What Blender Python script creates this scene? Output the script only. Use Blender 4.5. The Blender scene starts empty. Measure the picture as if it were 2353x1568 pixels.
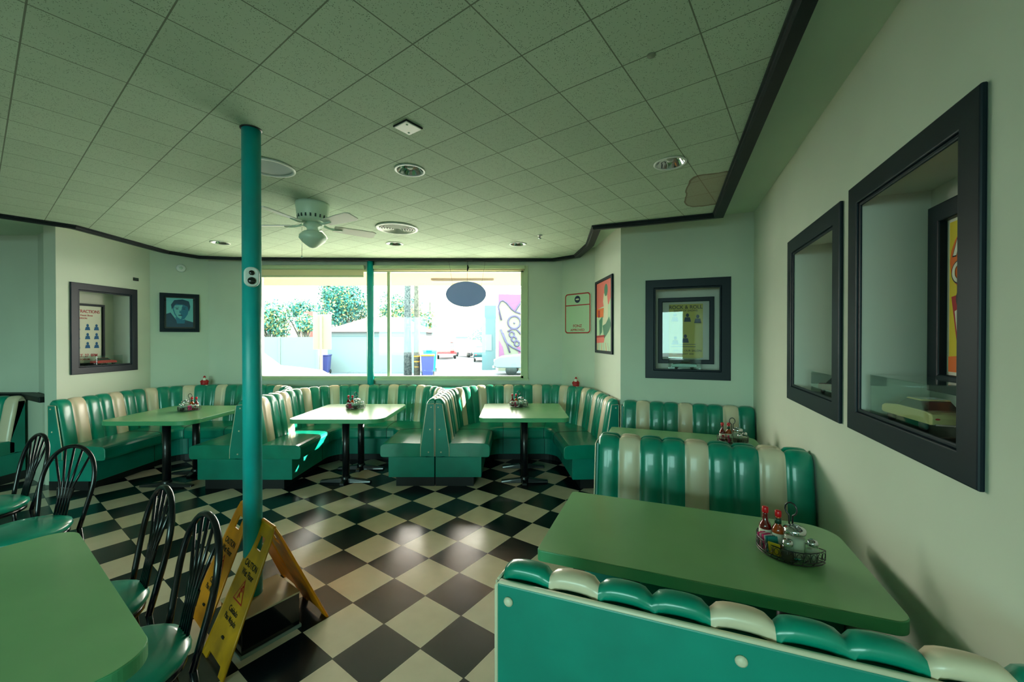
import bpy, bmesh, math, random
from mathutils import Vector, Matrix
random.seed(7)
R = math.radians
SC = bpy.context.scene
COL = SC.collection

# ------------------------------------------------------------------ camera, world, sun, exposure
cam_d = bpy.data.cameras.new('camera'); cam = bpy.data.objects.new('camera', cam_d); COL.objects.link(cam)
cam_d.sensor_width = 36; cam_d.lens = 36*919/2353; cam_d.clip_start = .02; cam_d.clip_end = 300
cam.location = (0, 0, 1.609); cam.rotation_euler = (math.pi/2-.0064, 0, 0)
SC.camera = cam
SKY_FRONT = (19, 18.2, 16.0); SKY_BACK = (6.6, 12.0, 10.8)      # bright hazy sky towards the sun, cooler sky behind
wd = bpy.data.worlds.new('sky'); SC.world = wd; wd.use_nodes = True
bg = wd.node_tree.nodes['Background']; bg.inputs[1].default_value = 1.0
_nt = wd.node_tree; _tc = _nt.nodes.new('ShaderNodeTexCoord'); _sx = _nt.nodes.new('ShaderNodeSeparateXYZ'); _mr = _nt.nodes.new('ShaderNodeMapRange'); _mx = _nt.nodes.new('ShaderNodeMix'); _mx.data_type = 'RGBA'
_nt.links.new(_tc.outputs['Generated'], _sx.inputs[0]); _nt.links.new(_sx.outputs[1], _mr.inputs[0]); _mr.inputs[1].default_value = -.3; _mr.inputs[2].default_value = .5
_mx.inputs[6].default_value = (SKY_BACK[0], SKY_BACK[1], SKY_BACK[2], 1); _mx.inputs[7].default_value = (SKY_FRONT[0], SKY_FRONT[1], SKY_FRONT[2], 1)
_nt.links.new(_mr.outputs[0], _mx.inputs[0]); _nt.links.new(_mx.outputs[2], bg.inputs[0])
sun_d = bpy.data.lights.new('sun', 'SUN'); sun = bpy.data.objects.new('sun', sun_d); COL.objects.link(sun)
sun_d.energy = 30; sun_d.angle = R(.6); sun_d.color = (1, .93, .80)
sun.rotation_euler = Vector((-.80, -.75, -.50)).to_track_quat('-Z', 'Y').to_euler()
SC.view_settings.view_transform = 'Standard'; SC.view_settings.look = 'None'
SC.view_settings.exposure = .22; SC.view_settings.gamma = 1; SC.view_settings.use_curve_mapping = False
try:
    SC.cycles.use_denoising = True; SC.cycles.max_bounces = 8; SC.cycles.diffuse_bounces = 5
    SC.cycles.glossy_bounces = 4; SC.cycles.transparent_max_bounces = 12; SC.cycles.sample_clamp_indirect = 12
    SC.cycles.caustics_reflective = False; SC.cycles.caustics_refractive = False
except Exception: pass

def portal(name, loc, rz, w, h):            # daylight portals at the window openings (guide sky light, emit nothing themselves)
    d = bpy.data.lights.new(name, 'AREA'); d.shape = 'RECTANGLE'; d.size = w; d.size_y = h
    d.cycles.is_portal = True
    o = bpy.data.objects.new(name, d); COL.objects.link(o); o.location = loc
    o.rotation_euler = (R(90), 0, rz)       # light -Z axis points along local +Y rotated; see below
    return o
portal('front_window_daylight', (-1.75, 5.98, 1.82), R(180)+R(180), 3.95, 1.62).rotation_euler = (R(-90), 0, 0)
portal('rear_window_daylight', (-3.37, -4.1, 1.7), 0, 4.7, 1.5).rotation_euler = (R(90), 0, 0)

# ------------------------------------------------------------------ materials
def lin(c):
    return tuple((v/255/12.92 if v/255 <= .04045 else ((v/255+.055)/1.055)**2.4) for v in c)
def mat(name, c, rough=.5, metal=0, coat=0, spec=.5, emit=None, srgb=True):
    m = bpy.data.materials.new(name); m.use_nodes = True
    b = m.node_tree.nodes['Principled BSDF']
    c = lin(c) if srgb else c
    b.inputs['Base Color'].default_value = (*c, 1); b.inputs['Roughness'].default_value = rough
    b.inputs['Metallic'].default_value = metal; b.inputs['Coat Weight'].default_value = coat
    b.inputs['Specular IOR Level'].default_value = spec
    return m
def nodes(m): return m.node_tree.nodes, m.node_tree.links, m.node_tree.nodes['Principled BSDF']
def N(m, t, **k):
    n = m.node_tree.nodes.new(t)
    for a, v in k.items(): setattr(n, a, v)
    return n
def M(m, op, a, b=None, c=None):
    n = N(m, 'ShaderNodeMath', operation=op)
    for i, v in enumerate((a, b, c)):
        if v is None: continue
        if isinstance(v, (int, float)): n.inputs[i].default_value = v
        else: m.node_tree.links.new(v, n.inputs[i])
    return n.outputs[0]
def mixc(m, f, a, b):
    n = N(m, 'ShaderNodeMix', data_type='RGBA')
    for s, v in ((0, f), (6, a), (7, b)):
        if isinstance(v, (int, float)): n.inputs[s].default_value = v
        elif isinstance(v, tuple): n.inputs[s].default_value = (*v, 1)
        else: m.node_tree.links.new(v, n.inputs[s])
    return n.outputs[2]
def bump(m, h, strength=.2, dist=.01):
    b = N(m, 'ShaderNodeBump'); b.inputs['Strength'].default_value = strength; b.inputs['Distance'].default_value = dist
    m.node_tree.links.new(h, b.inputs['Height']); m.node_tree.links.new(b.outputs[0], m.node_tree.nodes['Principled BSDF'].inputs['Normal'])
def noise(m, scale, detail=3, vec=None, rough=.5):
    n = N(m, 'ShaderNodeTexNoise'); n.inputs['Scale'].default_value = scale; n.inputs['Detail'].default_value = detail
    n.inputs['Roughness'].default_value = rough
    if vec is None:
        vec = N(m, 'ShaderNodeNewGeometry').outputs['Position']
    m.node_tree.links.new(vec, n.inputs['Vector'])
    return n.outputs['Fac']
def vary(m, c1, c2, scale, lo=.35, hi=.65, srgb=True):
    f = noise(m, scale)
    r = N(m, 'ShaderNodeMapRange'); r.inputs[1].default_value = lo; r.inputs[2].default_value = hi
    m.node_tree.links.new(f, r.inputs[0])
    o = mixc(m, r.outputs[0], lin(c1) if srgb else c1, lin(c2) if srgb else c2)
    m.node_tree.links.new(o, m.node_tree.nodes['Principled BSDF'].inputs['Base Color'])
    return m

def grid_coords(m, th, ox, oy, t):
    """u,v cell coordinates of a square lattice with origin (ox,oy), first axis at angle th, pitch t (world position)."""
    p = N(m, 'ShaderNodeNewGeometry').outputs['Position']
    s = N(m, 'ShaderNodeSeparateXYZ'); m.node_tree.links.new(p, s.inputs[0])
    x = M(m, 'SUBTRACT', s.outputs[0], ox); y = M(m, 'SUBTRACT', s.outputs[1], oy)
    u = M(m, 'DIVIDE', M(m, 'ADD', M(m, 'MULTIPLY', x, math.cos(th)), M(m, 'MULTIPLY', y, math.sin(th))), t)
    v = M(m, 'DIVIDE', M(m, 'ADD', M(m, 'MULTIPLY', x, -math.sin(th)), M(m, 'MULTIPLY', y, math.cos(th))), t)
    return u, v, p
def seam(m, u, v, w):
    a = M(m, 'ABSOLUTE', M(m, 'SUBTRACT', M(m, 'FRACT', u), .5)); b = M(m, 'ABSOLUTE', M(m, 'SUBTRACT', M(m, 'FRACT', v), .5))
    return M(m, 'GREATER_THAN', M(m, 'MAXIMUM', a, b), .5-w)

# floor: black and cream vinyl tiles
mFloor = mat('checker_floor', (128, 128, 128), .2, coat=.06, spec=.30); mFloor.node_tree.nodes['Principled BSDF'].inputs['Coat Roughness'].default_value = .16
u, v, pos = grid_coords(mFloor, -.631, -.608, 2.915, .3048)
par = M(mFloor, 'PINGPONG', M(mFloor, 'ADD', M(mFloor, 'FLOOR', u), M(mFloor, 'FLOOR', v)), 1)
nz = noise(mFloor, 9, 4)
cream = mixc(mFloor, nz, lin((228, 207, 185)), lin((210, 189, 166)))
black = mixc(mFloor, nz, lin((6, 13, 18)), lin((18, 27, 34)))
base = mixc(mFloor, par, black, cream)
sm = seam(mFloor, u, v, .008)
fc = mixc(mFloor, sm, base, lin((25, 32, 36)))
mFloor.node_tree.links.new(fc, mFloor.node_tree.nodes['Principled BSDF'].inputs['Base Color'])
rr = M(mFloor, 'ADD', M(mFloor, 'MULTIPLY', noise(mFloor, 3.2, 4), .16), .15)
mFloor.node_tree.links.new(rr, mFloor.node_tree.nodes['Principled BSDF'].inputs['Roughness'])
bump(mFloor, M(mFloor, 'SUBTRACT', noise(mFloor, 2.0, 2), M(mFloor, 'MULTIPLY', sm, .25)), .14, .02)

# ceiling: acoustic tiles
mCeil = mat('acoustic_ceiling_tile', (160, 180, 150), .85)
u, v, pos = grid_coords(mCeil, .9322, -.2055, 1.813, .3048)
sm = seam(mCeil, u, v, .009)
vo = N(mCeil, 'ShaderNodeTexVoronoi'); vo.inputs['Scale'].default_value = 150
mCeil.node_tree.links.new(pos, vo.inputs['Vector'])
spk = M(mCeil, 'MULTIPLY', M(mCeil, 'LESS_THAN', vo.outputs['Distance'], .27), M(mCeil, 'GREATER_THAN', noise(mCeil, 60, 2), .50))
wn = N(mCeil, 'ShaderNodeTexWhiteNoise', noise_dimensions='2D')
cv = N(mCeil, 'ShaderNodeCombineXYZ'); mCeil.node_tree.links.new(M(mCeil, 'FLOOR', u), cv.inputs[0]); mCeil.node_tree.links.new(M(mCeil, 'FLOOR', v), cv.inputs[1])
mCeil.node_tree.links.new(cv.outputs[0], wn.inputs['Vector'])
c0 = mixc(mCeil, wn.outputs['Value'], lin((183, 203, 181)), lin((174, 194, 172)))
c1 = mixc(mCeil, spk, c0, lin((112, 126, 108)))
c2 = mixc(mCeil, sm, c1, lin((112, 122, 104)))
# water stain of its own shape near the right edge
dx = M(mCeil, 'SUBTRACT', 0.0, 0.0)
us, vs, p2 = grid_coords(mCeil, R(-21.1), 0, 0, 1.0)
sn = M(mCeil, 'MULTIPLY', M(mCeil, 'SUBTRACT', noise(mCeil, 5, 3), .5), .28)
da = M(mCeil, 'ABSOLUTE', M(mCeil, 'DIVIDE', M(mCeil, 'SUBTRACT', us, .31), .17)); db = M(mCeil, 'ABSOLUTE', M(mCeil, 'DIVIDE', M(mCeil, 'SUBTRACT', vs, 3.47), .38))
dd = M(mCeil, 'ADD', M(mCeil, 'POWER', M(mCeil, 'ADD', M(mCeil, 'POWER', da, 4.0), M(mCeil, 'POWER', db, 4.0)), .25), sn)
ins = M(mCeil, 'LESS_THAN', dd, 1.0); rim = M(mCeil, 'MULTIPLY', ins, M(mCeil, 'GREATER_THAN', dd, .93))
c3 = mixc(mCeil, M(mCeil, 'MULTIPLY', ins, .6), c2, lin((140, 120, 95)))
c4 = mixc(mCeil, M(mCeil, 'MULTIPLY', rim, .6), c3, lin((95, 78, 60)))
mCeil.node_tree.links.new(c4, mCeil.node_tree.nodes['Principled BSDF'].inputs['Base Color'])
bump(mCeil, M(mCeil, 'MULTIPLY', M(mCeil, 'ADD', sm, spk), -1), .4, .004)

def plaster(name, c):
    m = mat(name, c, .62); vary(m, c, tuple(max(0, x-7) for x in c), 1.3)
    bump(m, noise(m, 60, 3), .05, .004); return m
mWall = plaster('mint_plaster', (203, 212, 194))
mPlast = plaster('ceiling_plaster', (196, 214, 192))
mNiche = plaster('niche_plaster', (206, 208, 196))
mGreen = mat('green_vinyl', (0, 140, 116), .30, coat=.25, srgb=True); vary(mGreen, (0, 143, 118), (0, 128, 104), 5); bump(mGreen, noise(mGreen, 14, 3), .10, .01)
mGreen2 = mat('green_vinyl_panel', (0, 130, 112), .38); vary(mGreen2, (0, 142, 124), (0, 128, 112), 4)
mWhite = mat('cream_vinyl', (222, 205, 178), .34, coat=.15); bump(mWhite, noise(mWhite, 14, 3), .08, .01)
mPipe = mat('cream_piping', (220, 212, 185), .4)
mToe = mat('black_toe_kick', (14, 16, 20), .5)
mTable = mat('green_laminate', (130, 182, 128), .26, coat=.2); vary(mTable, (132, 184, 128), (124, 176, 121), 2.5)
mTEdge = mat('green_table_edge', (82, 166, 116), .35)
mBlack = mat('black_painted_wood', (6, 24, 34), .42, spec=.25)
mTrim = mat('black_crown_moulding', (12, 20, 24), .5, spec=.3)
mIron = mat('black_iron', (14, 16, 22), .35, coat=.3)
mChair = mat('black_enamel', (5, 6, 14), .22, coat=.12, spec=.4)
mTeal = mat('teal_column_paint', (0, 166, 164), .38); vary(mTeal, (0, 168, 166), (4, 152, 150), 3)
mGrnWood = mat('green_window_paint', (186, 200, 160), .5)
mBlind = mat('cream_roller_blind', (232, 214, 172), .8)
mFan = mat('fan_white_enamel', (205, 225, 205), .35)
mFanDk = mat('fan_dark_slot', (40, 60, 55), .6)
mBlade = mat('fan_blade_white', (220, 222, 215), .4)
mWhitePl = mat('white_plastic', (225, 228, 222), .35)
mLens = mat('black_lens', (8, 8, 14), .08, coat=.8)
mChrome = mat('chrome', (205, 208, 212), .12, metal=1)
mSlate = mat('slate_sign_back', (150, 162, 228), .6)
mYellow = mat('yellow_plastic', (196, 150, 14), .42); vary(mYellow, (212, 152, 10), (170, 122, 18), 9, .4, .72)
mOrange = mat('orange_yellow_plastic', (230, 140, 5), .42); vary(mOrange, (236, 145, 5), (205, 120, 5), 9, .4, .75)
mInk = mat('black_ink', (18, 18, 18), .6); mRed = mat('red_print', (178, 22, 24), .5); mRedCap = mat('red_cap', (200, 8, 22), .35)
mPaper = mat('white_paper', (228, 228, 212), .7); mMint = mat('mint_paper', (190, 215, 180), .7)
mBlueInk = mat('blue_print', (20, 95, 150), .7); mSauce = mat('hot_sauce', (105, 12, 8), .12, coat=.6); mSauceO = mat('orange_sauce', (170, 66, 8), .12, coat=.6)
mDkGreen = mat('dark_green_wrap', (8, 60, 44), .4); mPink = mat('pink_packet', (232, 60, 130), .5); mPktW = mat('pale_packet', (235, 200, 205), .5)
mTealP = mat('teal_packet', (20, 145, 140), .5); mYelP = mat('yellow_packet', (222, 178, 40), .5); mSugar = mat('white_sugar', (225, 222, 205), .8)
mPepper = mat('ground_pepper', (60, 50, 42), .9); mFlesh = mat('painted_flesh', (225, 170, 140), .6)
mBeigeTile = mat('beige_plinth_top', (190, 172, 140), .2, coat=.3); mPlBlack = mat('black_plinth_side', (10, 12, 14), .14, coat=.4); mBaseStrip = mat('grey_base_strip', (120, 130, 120), .5)

def glassy(name, tint=(1, 1, 1), refl=1.0, ior=1.45):      # thin glass: clear with a Fresnel reflection
    m = bpy.data.materials.new(name); m.use_nodes = True; nt = m.node_tree; nt.nodes.remove(nt.nodes['Principled BSDF'])
    o = nt.nodes['Material Output']; t = nt.nodes.new('ShaderNodeBsdfTransparent'); g = nt.nodes.new('ShaderNodeBsdfGlossy')
    t.inputs[0].default_value = (*tint, 1); g.inputs['Roughness'].default_value = .02; g.inputs[0].default_value = (refl, refl, refl, 1)
    lw = nt.nodes.new('ShaderNodeLayerWeight'); lw.inputs[0].default_value = .5; pw = nt.nodes.new('ShaderNodeMath'); pw.operation = 'POWER'; pw.inputs[1].default_value = 5
    f = nt.nodes.new('ShaderNodeMath'); f.operation = 'MULTIPLY_ADD'; f.inputs[1].default_value = .965; f.inputs[2].default_value = .028; x = nt.nodes.new('ShaderNodeMixShader')
    nt.links.new(lw.outputs['Facing'], pw.inputs[0]); nt.links.new(pw.outputs[0], f.inputs[0])
    nt.links.new(f.outputs[0], x.inputs[0]); nt.links.new(t.outputs[0], x.inputs[1]); nt.links.new(g.outputs[0], x.inputs[2]); nt.links.new(x.outputs[0], o.inputs[0])
    return m
mPane = glassy('window_glass'); mJar = glassy('jar_glass', (.86, .95, .93), 1.0, 1.5); mAcryl = glassy('clear_acrylic', (.93, .97, .96), 1.0, 1.5)

# ------------------------------------------------------------------ mesh builder
class MB:
    def __init__(s): s.v = []; s.f = []; s.m = []; s.s = []
    def add(s, vs, fs, mi=0, smooth=False):
        b = len(s.v); s.v += [tuple(p) for p in vs]
        for f in fs: s.f.append([b+i for i in f]); s.m.append(mi); s.s.append(smooth)
        return s
    def box(s, x0, x1, y0, y1, z0, z1, mi=0, mx=None):
        vs = [Vector((x, y, z)) for z in (z0, z1) for y in (y0, y1) for x in (x0, x1)]
        if mx is not None: vs = [mx @ p for p in vs]
        return s.add(vs, [(0, 2, 3, 1), (4, 5, 7, 6), (0, 1, 5, 4), (2, 6, 7, 3), (0, 4, 6, 2), (1, 3, 7, 5)], mi)
    def prism(s, poly, z0, z1, mi=0, mx=None, taper=None):
        n = len(poly); top = taper or poly
        vs = [Vector((x, y, z0)) for x, y in poly]+[Vector((x, y, z1)) for x, y in top]
        if mx is not None: vs = [mx @ p for p in vs]
        return s.add(vs, [tuple(reversed(range(n))), tuple(range(n, 2*n))]+[(i, (i+1) % n, n+(i+1) % n, n+i) for i in range(n)], mi)
    def tube(s, pts, r, n=8, mi=0, closed=False, mx=None):
        pts = [Vector(p) for p in pts]
        if mx is not None: pts = [mx @ p for p in pts]
        k = len(pts); rs = r if isinstance(r, (list, tuple)) else [r]*k
        up = None; vs = []
        for i, p in enumerate(pts):
            a = pts[i-1] if (i or closed) else p; b = pts[(i+1) % k] if (i < k-1 or closed) else p
            d = (b-a).normalized()
            if up is None:
                up = Vector((0, 0, 1)) if abs(d.z) < .9 else Vector((1, 0, 0))
            x = (up-d*up.dot(d)).normalized(); up = x; y = d.cross(x)
            for j in range(n):
                an = 2*math.pi*j/n; vs.append(p+(x*math.cos(an)+y*math.sin(an))*rs[i])
        fs = []
        for i in range(k if closed else k-1):
            for j in range(n):
                a, b = i*n, ((i+1) % k)*n
                fs.append((a+j, a+(j+1) % n, b+(j+1) % n, b+j))
        s.add(vs, fs, mi, True)
        if not closed: s.add(vs[:n], [tuple(reversed(range(n)))], mi); s.add(vs[-n:], [tuple(range(n))], mi)
        return s
    def lathe(s, prof, c=(0, 0, 0), n=24, mi=0, mx=None, caps=True):
        vs = []
        for r, z in prof:
            for j in range(n):
                a = 2*math.pi*j/n; vs.append(Vector((c[0]+r*math.cos(a), c[1]+r*math.sin(a), c[2]+z)))
        if mx is not None: vs = [mx @ p for p in vs]
        fs = [(i*n+j, i*n+(j+1) % n, (i+1)*n+(j+1) % n, (i+1)*n+j) for i in range(len(prof)-1) for j in range(n)]
        s.add(vs, fs, mi, True)
        if caps:
            if prof[0][0] > 1e-5: s.add(vs[:n], [tuple(reversed(range(n)))], mi)
            if prof[-1][0] > 1e-5: s.add(vs[-n:], [tuple(range(n))], mi)
        return s
    def ball(s, c, r, n=14, mi=0, sc=(1, 1, 1), mx=None):
        k = n//2; prof = [(max(1e-6, math.sin(math.pi*i/k)), -math.cos(math.pi*i/k)) for i in range(k+1)]
        vs = []
        for pr, z in prof:
            for j in range(n):
                a = 2*math.pi*j/n; vs.append(Vector((c[0]+r*sc[0]*pr*math.cos(a), c[1]+r*sc[1]*pr*math.sin(a), c[2]+r*sc[2]*z)))
        if mx is not None: vs = [mx @ p for p in vs]
        return s.add(vs, [(i*n+j, i*n+(j+1) % n, (i+1)*n+(j+1) % n, (i+1)*n+j) for i in range(k) for j in range(n)], mi, True)
    def build(s, name, mats, parent=None, bevel=0, seg=2):
        me = bpy.data.meshes.new(name); me.from_pydata(s.v, [], s.f)
        if not isinstance(mats, (list, tuple)): mats = [mats]
        for m in mats: me.materials.append(m)
        me.polygons.foreach_set('material_index', s.m); me.polygons.foreach_set('use_smooth', s.s)
        b = bmesh.new(); b.from_mesh(me)
        bmesh.ops.remove_doubles(b, verts=b.verts, dist=1e-5); bmesh.ops.recalc_face_normals(b, faces=b.faces); b.to_mesh(me); b.free()
        me.update()
        o = bpy.data.objects.new(name, me); COL.objects.link(o)
        if parent: o.parent = parent
        if bevel:
            md = o.modifiers.new('bevel', 'BEVEL'); md.width = bevel; md.segments = seg; md.limit_method = 'ANGLE'; md.angle_limit = R(40)
        return o
def tag(o, label, cat, group=None, kind=None):
    o['label'] = label; o['category'] = cat
    if group: o['group'] = group
    if kind: o['kind'] = kind
    return o
def struct(o): o['kind'] = 'structure'; return o
def empty(name, loc=(0, 0, 0), rz=0, label=None, cat=None, group=None):
    o = bpy.data.objects.new(name, None); COL.objects.link(o); o.location = loc; o.rotation_euler = (0, 0, rz); o.empty_display_size = .1
    if label: tag(o, label, cat, group)
    return o
def copy_tree(o, kids, parent=None):
    c = o.copy(); COL.objects.link(c); c.parent = parent
    for ch in kids.get(o, []): copy_tree(ch, kids, c)
    return c
def kidmap():
    k = {}
    for o in bpy.data.objects:
        if o.parent: k.setdefault(o.parent, []).append(o)
    return k
def text(s, size, m, parent, loc, rot=(R(90), 0, 0), name='lettering', align='CENTER', sx=1, depth=.0006, shear=0):
    c = bpy.data.curves.new(name, 'FONT'); c.body = s; c.size = size; c.align_x = align; c.extrude = depth; c.shear = shear; c.offset = size*.012
    t = bpy.data.objects.new(name, c); COL.objects.link(t)
    me = bpy.data.meshes.new_from_object(t); bpy.data.objects.remove(t)
    o = bpy.data.objects.new(name, me); COL.objects.link(o); me.materials.clear(); me.materials.append(m)
    o.parent = parent; o.location = loc; o.rotation_euler = rot; o.scale = (sx, 1, 1)
    return o
def rrect(x0, x1, y0, y1, r, seg=5):
    rs = r if isinstance(r, (list, tuple)) else [r]*4; out = []
    for (cx, cy, a0), q in zip(((x0, y0, 180), (x1, y0, 270), (x1, y1, 0), (x0, y1, 90)), rs):
        sx = 1 if cx == x0 else -1; sy = 1 if cy == y0 else -1
        for i in range(seg+1):
            a = R(a0+90*i/seg); out.append((cx+sx*q+q*math.cos(a), cy+sy*q+q*math.sin(a)))
    return out

# ------------------------------------------------------------------ room frames
TH = R(-21.1); T = Vector((math.cos(TH), math.sin(TH))); NN = Vector((-T.y, T.x))
def TN(t, n): p = T*t+NN*n; return (p.x, p.y)
CEIL = 2.758; SOF = 2.84
WL = {'right': (TN(.793, 4.48), TN(.793, -4.6)), 'alc': (TN(-.464, 4.48), TN(.793, 4.48)), 'bay': ((1.116, 5.41), TN(-.464, 4.48)),
      'diagR': ((.732, 5.84), (1.116, 5.41)), 'win': ((-4.43, 5.84), (.732, 5.84)), 'diagL': ((-4.93, 5.45), (-4.43, 5.84)), 'left': ((-4.98, 4.37), (-4.93, 5.45))}
def wallmx(k):
    p0, p1 = WL[k]; a = math.atan2(p1[1]-p0[1], p1[0]-p0[0]); L = math.hypot(p1[0]-p0[0], p1[1]-p0[1])
    return Matrix.Translation((p0[0], p0[1], 0)) @ Matrix.Rotation(a, 4, 'Z'), a, L
def onwall(k, s, z, off=0):
    mx, a, L = wallmx(k); return (mx @ Vector((s, -off, z))), a
def wall(name, mx, L, z0, z1, th, holes=(), m=None, ext=(0, 0), bev=None):
    b = MB(); xs = sorted({-ext[0], L+ext[1], *[h[0] for h in holes], *[h[1] for h in holes]}); 
    for xa, xb in zip(xs, xs[1:]):
        hs = [h for h in holes if h[0] < (xa+xb)/2 < h[1]]
        if not hs: b.box(xa, xb, 0, th, z0, z1, mx=mx)
        else:
            h = hs[0]
            b.box(xa, xb, 0, th, z0, h[2], mx=mx); b.box(xa, xb, 0, th, h[3], z1, mx=mx)
    return struct(b.build(name, m or mWall))

NICHE = {'right': [(1.325, 2.04, 1.265, 2.225), (2.30, 2.975, 1.265, 2.225)], 'alc': [(.33, .99, 1.265, 2.155)], 'left': [(.185, .815, 1.262, 2.185)]}
nm = {'right': 'wall_right', 'alc': 'wall_alcove', 'bay': 'wall_bay', 'diagR': 'wall_right_corner', 'diagL': 'wall_left_corner', 'left': 'wall_left'}
for k, n_ in nm.items():
    mx, a, L = wallmx(k)
    ext = {'right': (.25, 0), 'alc': (0, .25), 'bay': (.06, 0), 'diagR': (.03, .0), 'diagL': (.03, .03), 'left': (0, .03)}[k]
    w = wall(n_, mx, L, 0, SOF, .14, NICHE.get(k, ()), ext=ext)
    for (x0, x1, z0, z1) in NICHE.get(k, ()):          # display niche built into the wall
        d = {'right': .23, 'alc': .22, 'left': .23}[k]
        b = MB(); q = .015
        e = .004
        b.box(x0-q, x1+q, d, d+q, z0-q, z1+q, mx=mx); b.box(x0-q, x0+e, .15, d, z0-q, z1+q, mx=mx); b.box(x1-e, x1+q, .15, d, z0-q, z1+q, mx=mx)
        b.box(x0, x1, .15, d, z0-q, z0+e, mx=mx); b.box(x0, x1, .15, d, z1-e, z1+q, mx=mx)
        b.box(x0-.0001, x0+e, .0015, .15, z0, z1, mx=mx); b.box(x1-e, x1+.0001, .0015, .15, z0, z1, mx=mx); b.box(x0+e, x1-e, .0015, .15, z0-.0001, z0+e, mx=mx); b.box(x0+e, x1-e, .0015, .15, z1-e, z1+.0001, mx=mx)
        o = b.build('display_niche', mNiche, w)
WX0, WX1, WZ0, WZ1 = -3.72, .16, 1.03, 2.60
mx, a, L = wallmx('win')
wall('wall_window', mx, L, 0, SOF, .16, [(WX0+4.43, WX1+4.43, WZ0, WZ1)], ext=(.03, .03))
# left part of the restaurant behind the partition end
I4 = Matrix.Identity(4)
def wseg(name, p0, p1, z0, z1, th, holes=(), m=None):
    a = math.atan2(p1[1]-p0[1], p1[0]-p0[0]); L = math.hypot(p1[0]-p0[0], p1[1]-p0[1])
    return wall(name, Matrix.Translation((p0[0], p0[1], 0)) @ Matrix.Rotation(a, 4, 'Z'), L, z0, z1, th, holes, m)
wseg('wall_alcove_left', (-5.66, 4.78), (-5.13, 4.46), 0, SOF, .1)
wseg('wall_far_left', (-9.0, 4.78), (-5.66, 4.78), 0, SOF, .12)
wseg('wall_left_side', (-9.0, -4.0), (-9.0, 4.9), 0, SOF, .14)
wseg('wall_back', (-.69, -4.0), (-9.0, -4.0), 0, SOF, .14, [(.35, 2.5, .95, 2.45), (2.7, 5.0, .95, 2.45)])
struct(MB().box(-9.6, 2.9, -4.6, 6.0, -.06, 0).build('floor', mFloor))
poly = [TN(.405, -4.4), TN(.405, 4.09), TN(-.70, 4.10), (.905, 4.85), (.86, 5.50), (.58, 5.74), (-1.7, 5.735), (-3.9, 5.66), (-4.35, 5.56), (-4.50, 5.25), (-4.42, 4.06), (-4.75, 3.64), (-8.9, 3.0), (-8.9, -3.95), (-1.0, -3.95)]
HOLES = [(-.696, 2.735, .088), (1.035, 2.625, .088), (-3.495, 4.80, .088), (-1.421, 4.85, .088), (.072, 4.87, .088), (-1.625, 2.69, .14)]
bm = bmesh.new()
def _loop(pts):
    vs = [bm.verts.new((x, y, CEIL)) for x, y in pts]
    for i in range(len(vs)): bm.edges.new((vs[i-1], vs[i]))
_loop(poly)
for hx, hy, hr in HOLES: _loop([(hx+hr*math.cos(2*math.pi*i/32), hy+hr*math.sin(2*math.pi*i/32)) for i in range(32)])
bmesh.ops.triangle_fill(bm, use_beauty=True, use_dissolve=False, edges=bm.edges[:], normal=(0, 0, -1))
g = bmesh.ops.extrude_face_region(bm, geom=bm.faces[:])
bmesh.ops.translate(bm, vec=(0, 0, .055), verts=[v for v in g['geom'] if isinstance(v, bmesh.types.BMVert)])
bmesh.ops.recalc_face_normals(bm, faces=bm.faces[:])
me = bpy.data.meshes.new('ceiling'); bm.to_mesh(me); bm.free(); me.materials.append(mCeil)
ceil = bpy.data.objects.new('ceiling', me); COL.objects.link(ceil); struct(ceil)
struct(MB().box(-9.6, 2.9, -4.6, 6.0, SOF, SOF+.1).build('ceiling_soffit', mPlast))
# crown moulding around the dropped ceiling
def sweep_closed(poly, prof, closed=True):
    b = MB(); n = len(poly); k = len(prof); vs = []
    P = [Vector(p) for p in poly]
    for i in range(n):
        d0 = (P[i]-P[i-1]).normalized() if (i or closed) else (P[1]-P[0]).normalized()
        d1 = (P[(i+1) % n]-P[i]).normalized() if (i < n-1 or closed) else d0
        n0 = Vector((-d0.y, d0.x)); n1 = Vector((-d1.y, d1.x)); mn = (n0+n1); mn = mn/max(.25, mn.dot(n0))
        for (s, z) in prof: vs.append((P[i].x+mn.x*s, P[i].y+mn.y*s, z))
    fs = [(i*k+j, i*k+(j+1) % k, ((i+1) % n)*k+(j+1) % k, ((i+1) % n)*k+j) for i in range(n if closed else n-1) for j in range(k)]
    if not closed: fs += [tuple(reversed(range(k))), tuple(range((n-1)*k, n*k))]
    return b.add(vs, fs)
# profile: s<0 is outside the ceiling polygon (polygon runs counter-clockwise, left = inside)
prof = [(.012, CEIL+.005), (.012, CEIL-.014), (.002, CEIL-.018), (.002, CEIL-.034), (-.01, CEIL-.040), (-.085, CEIL-.030), (-.085, CEIL+.07), (0, CEIL+.07)]
struct(sweep_closed(poly, prof).build('trim_1', mTrim))

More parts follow.
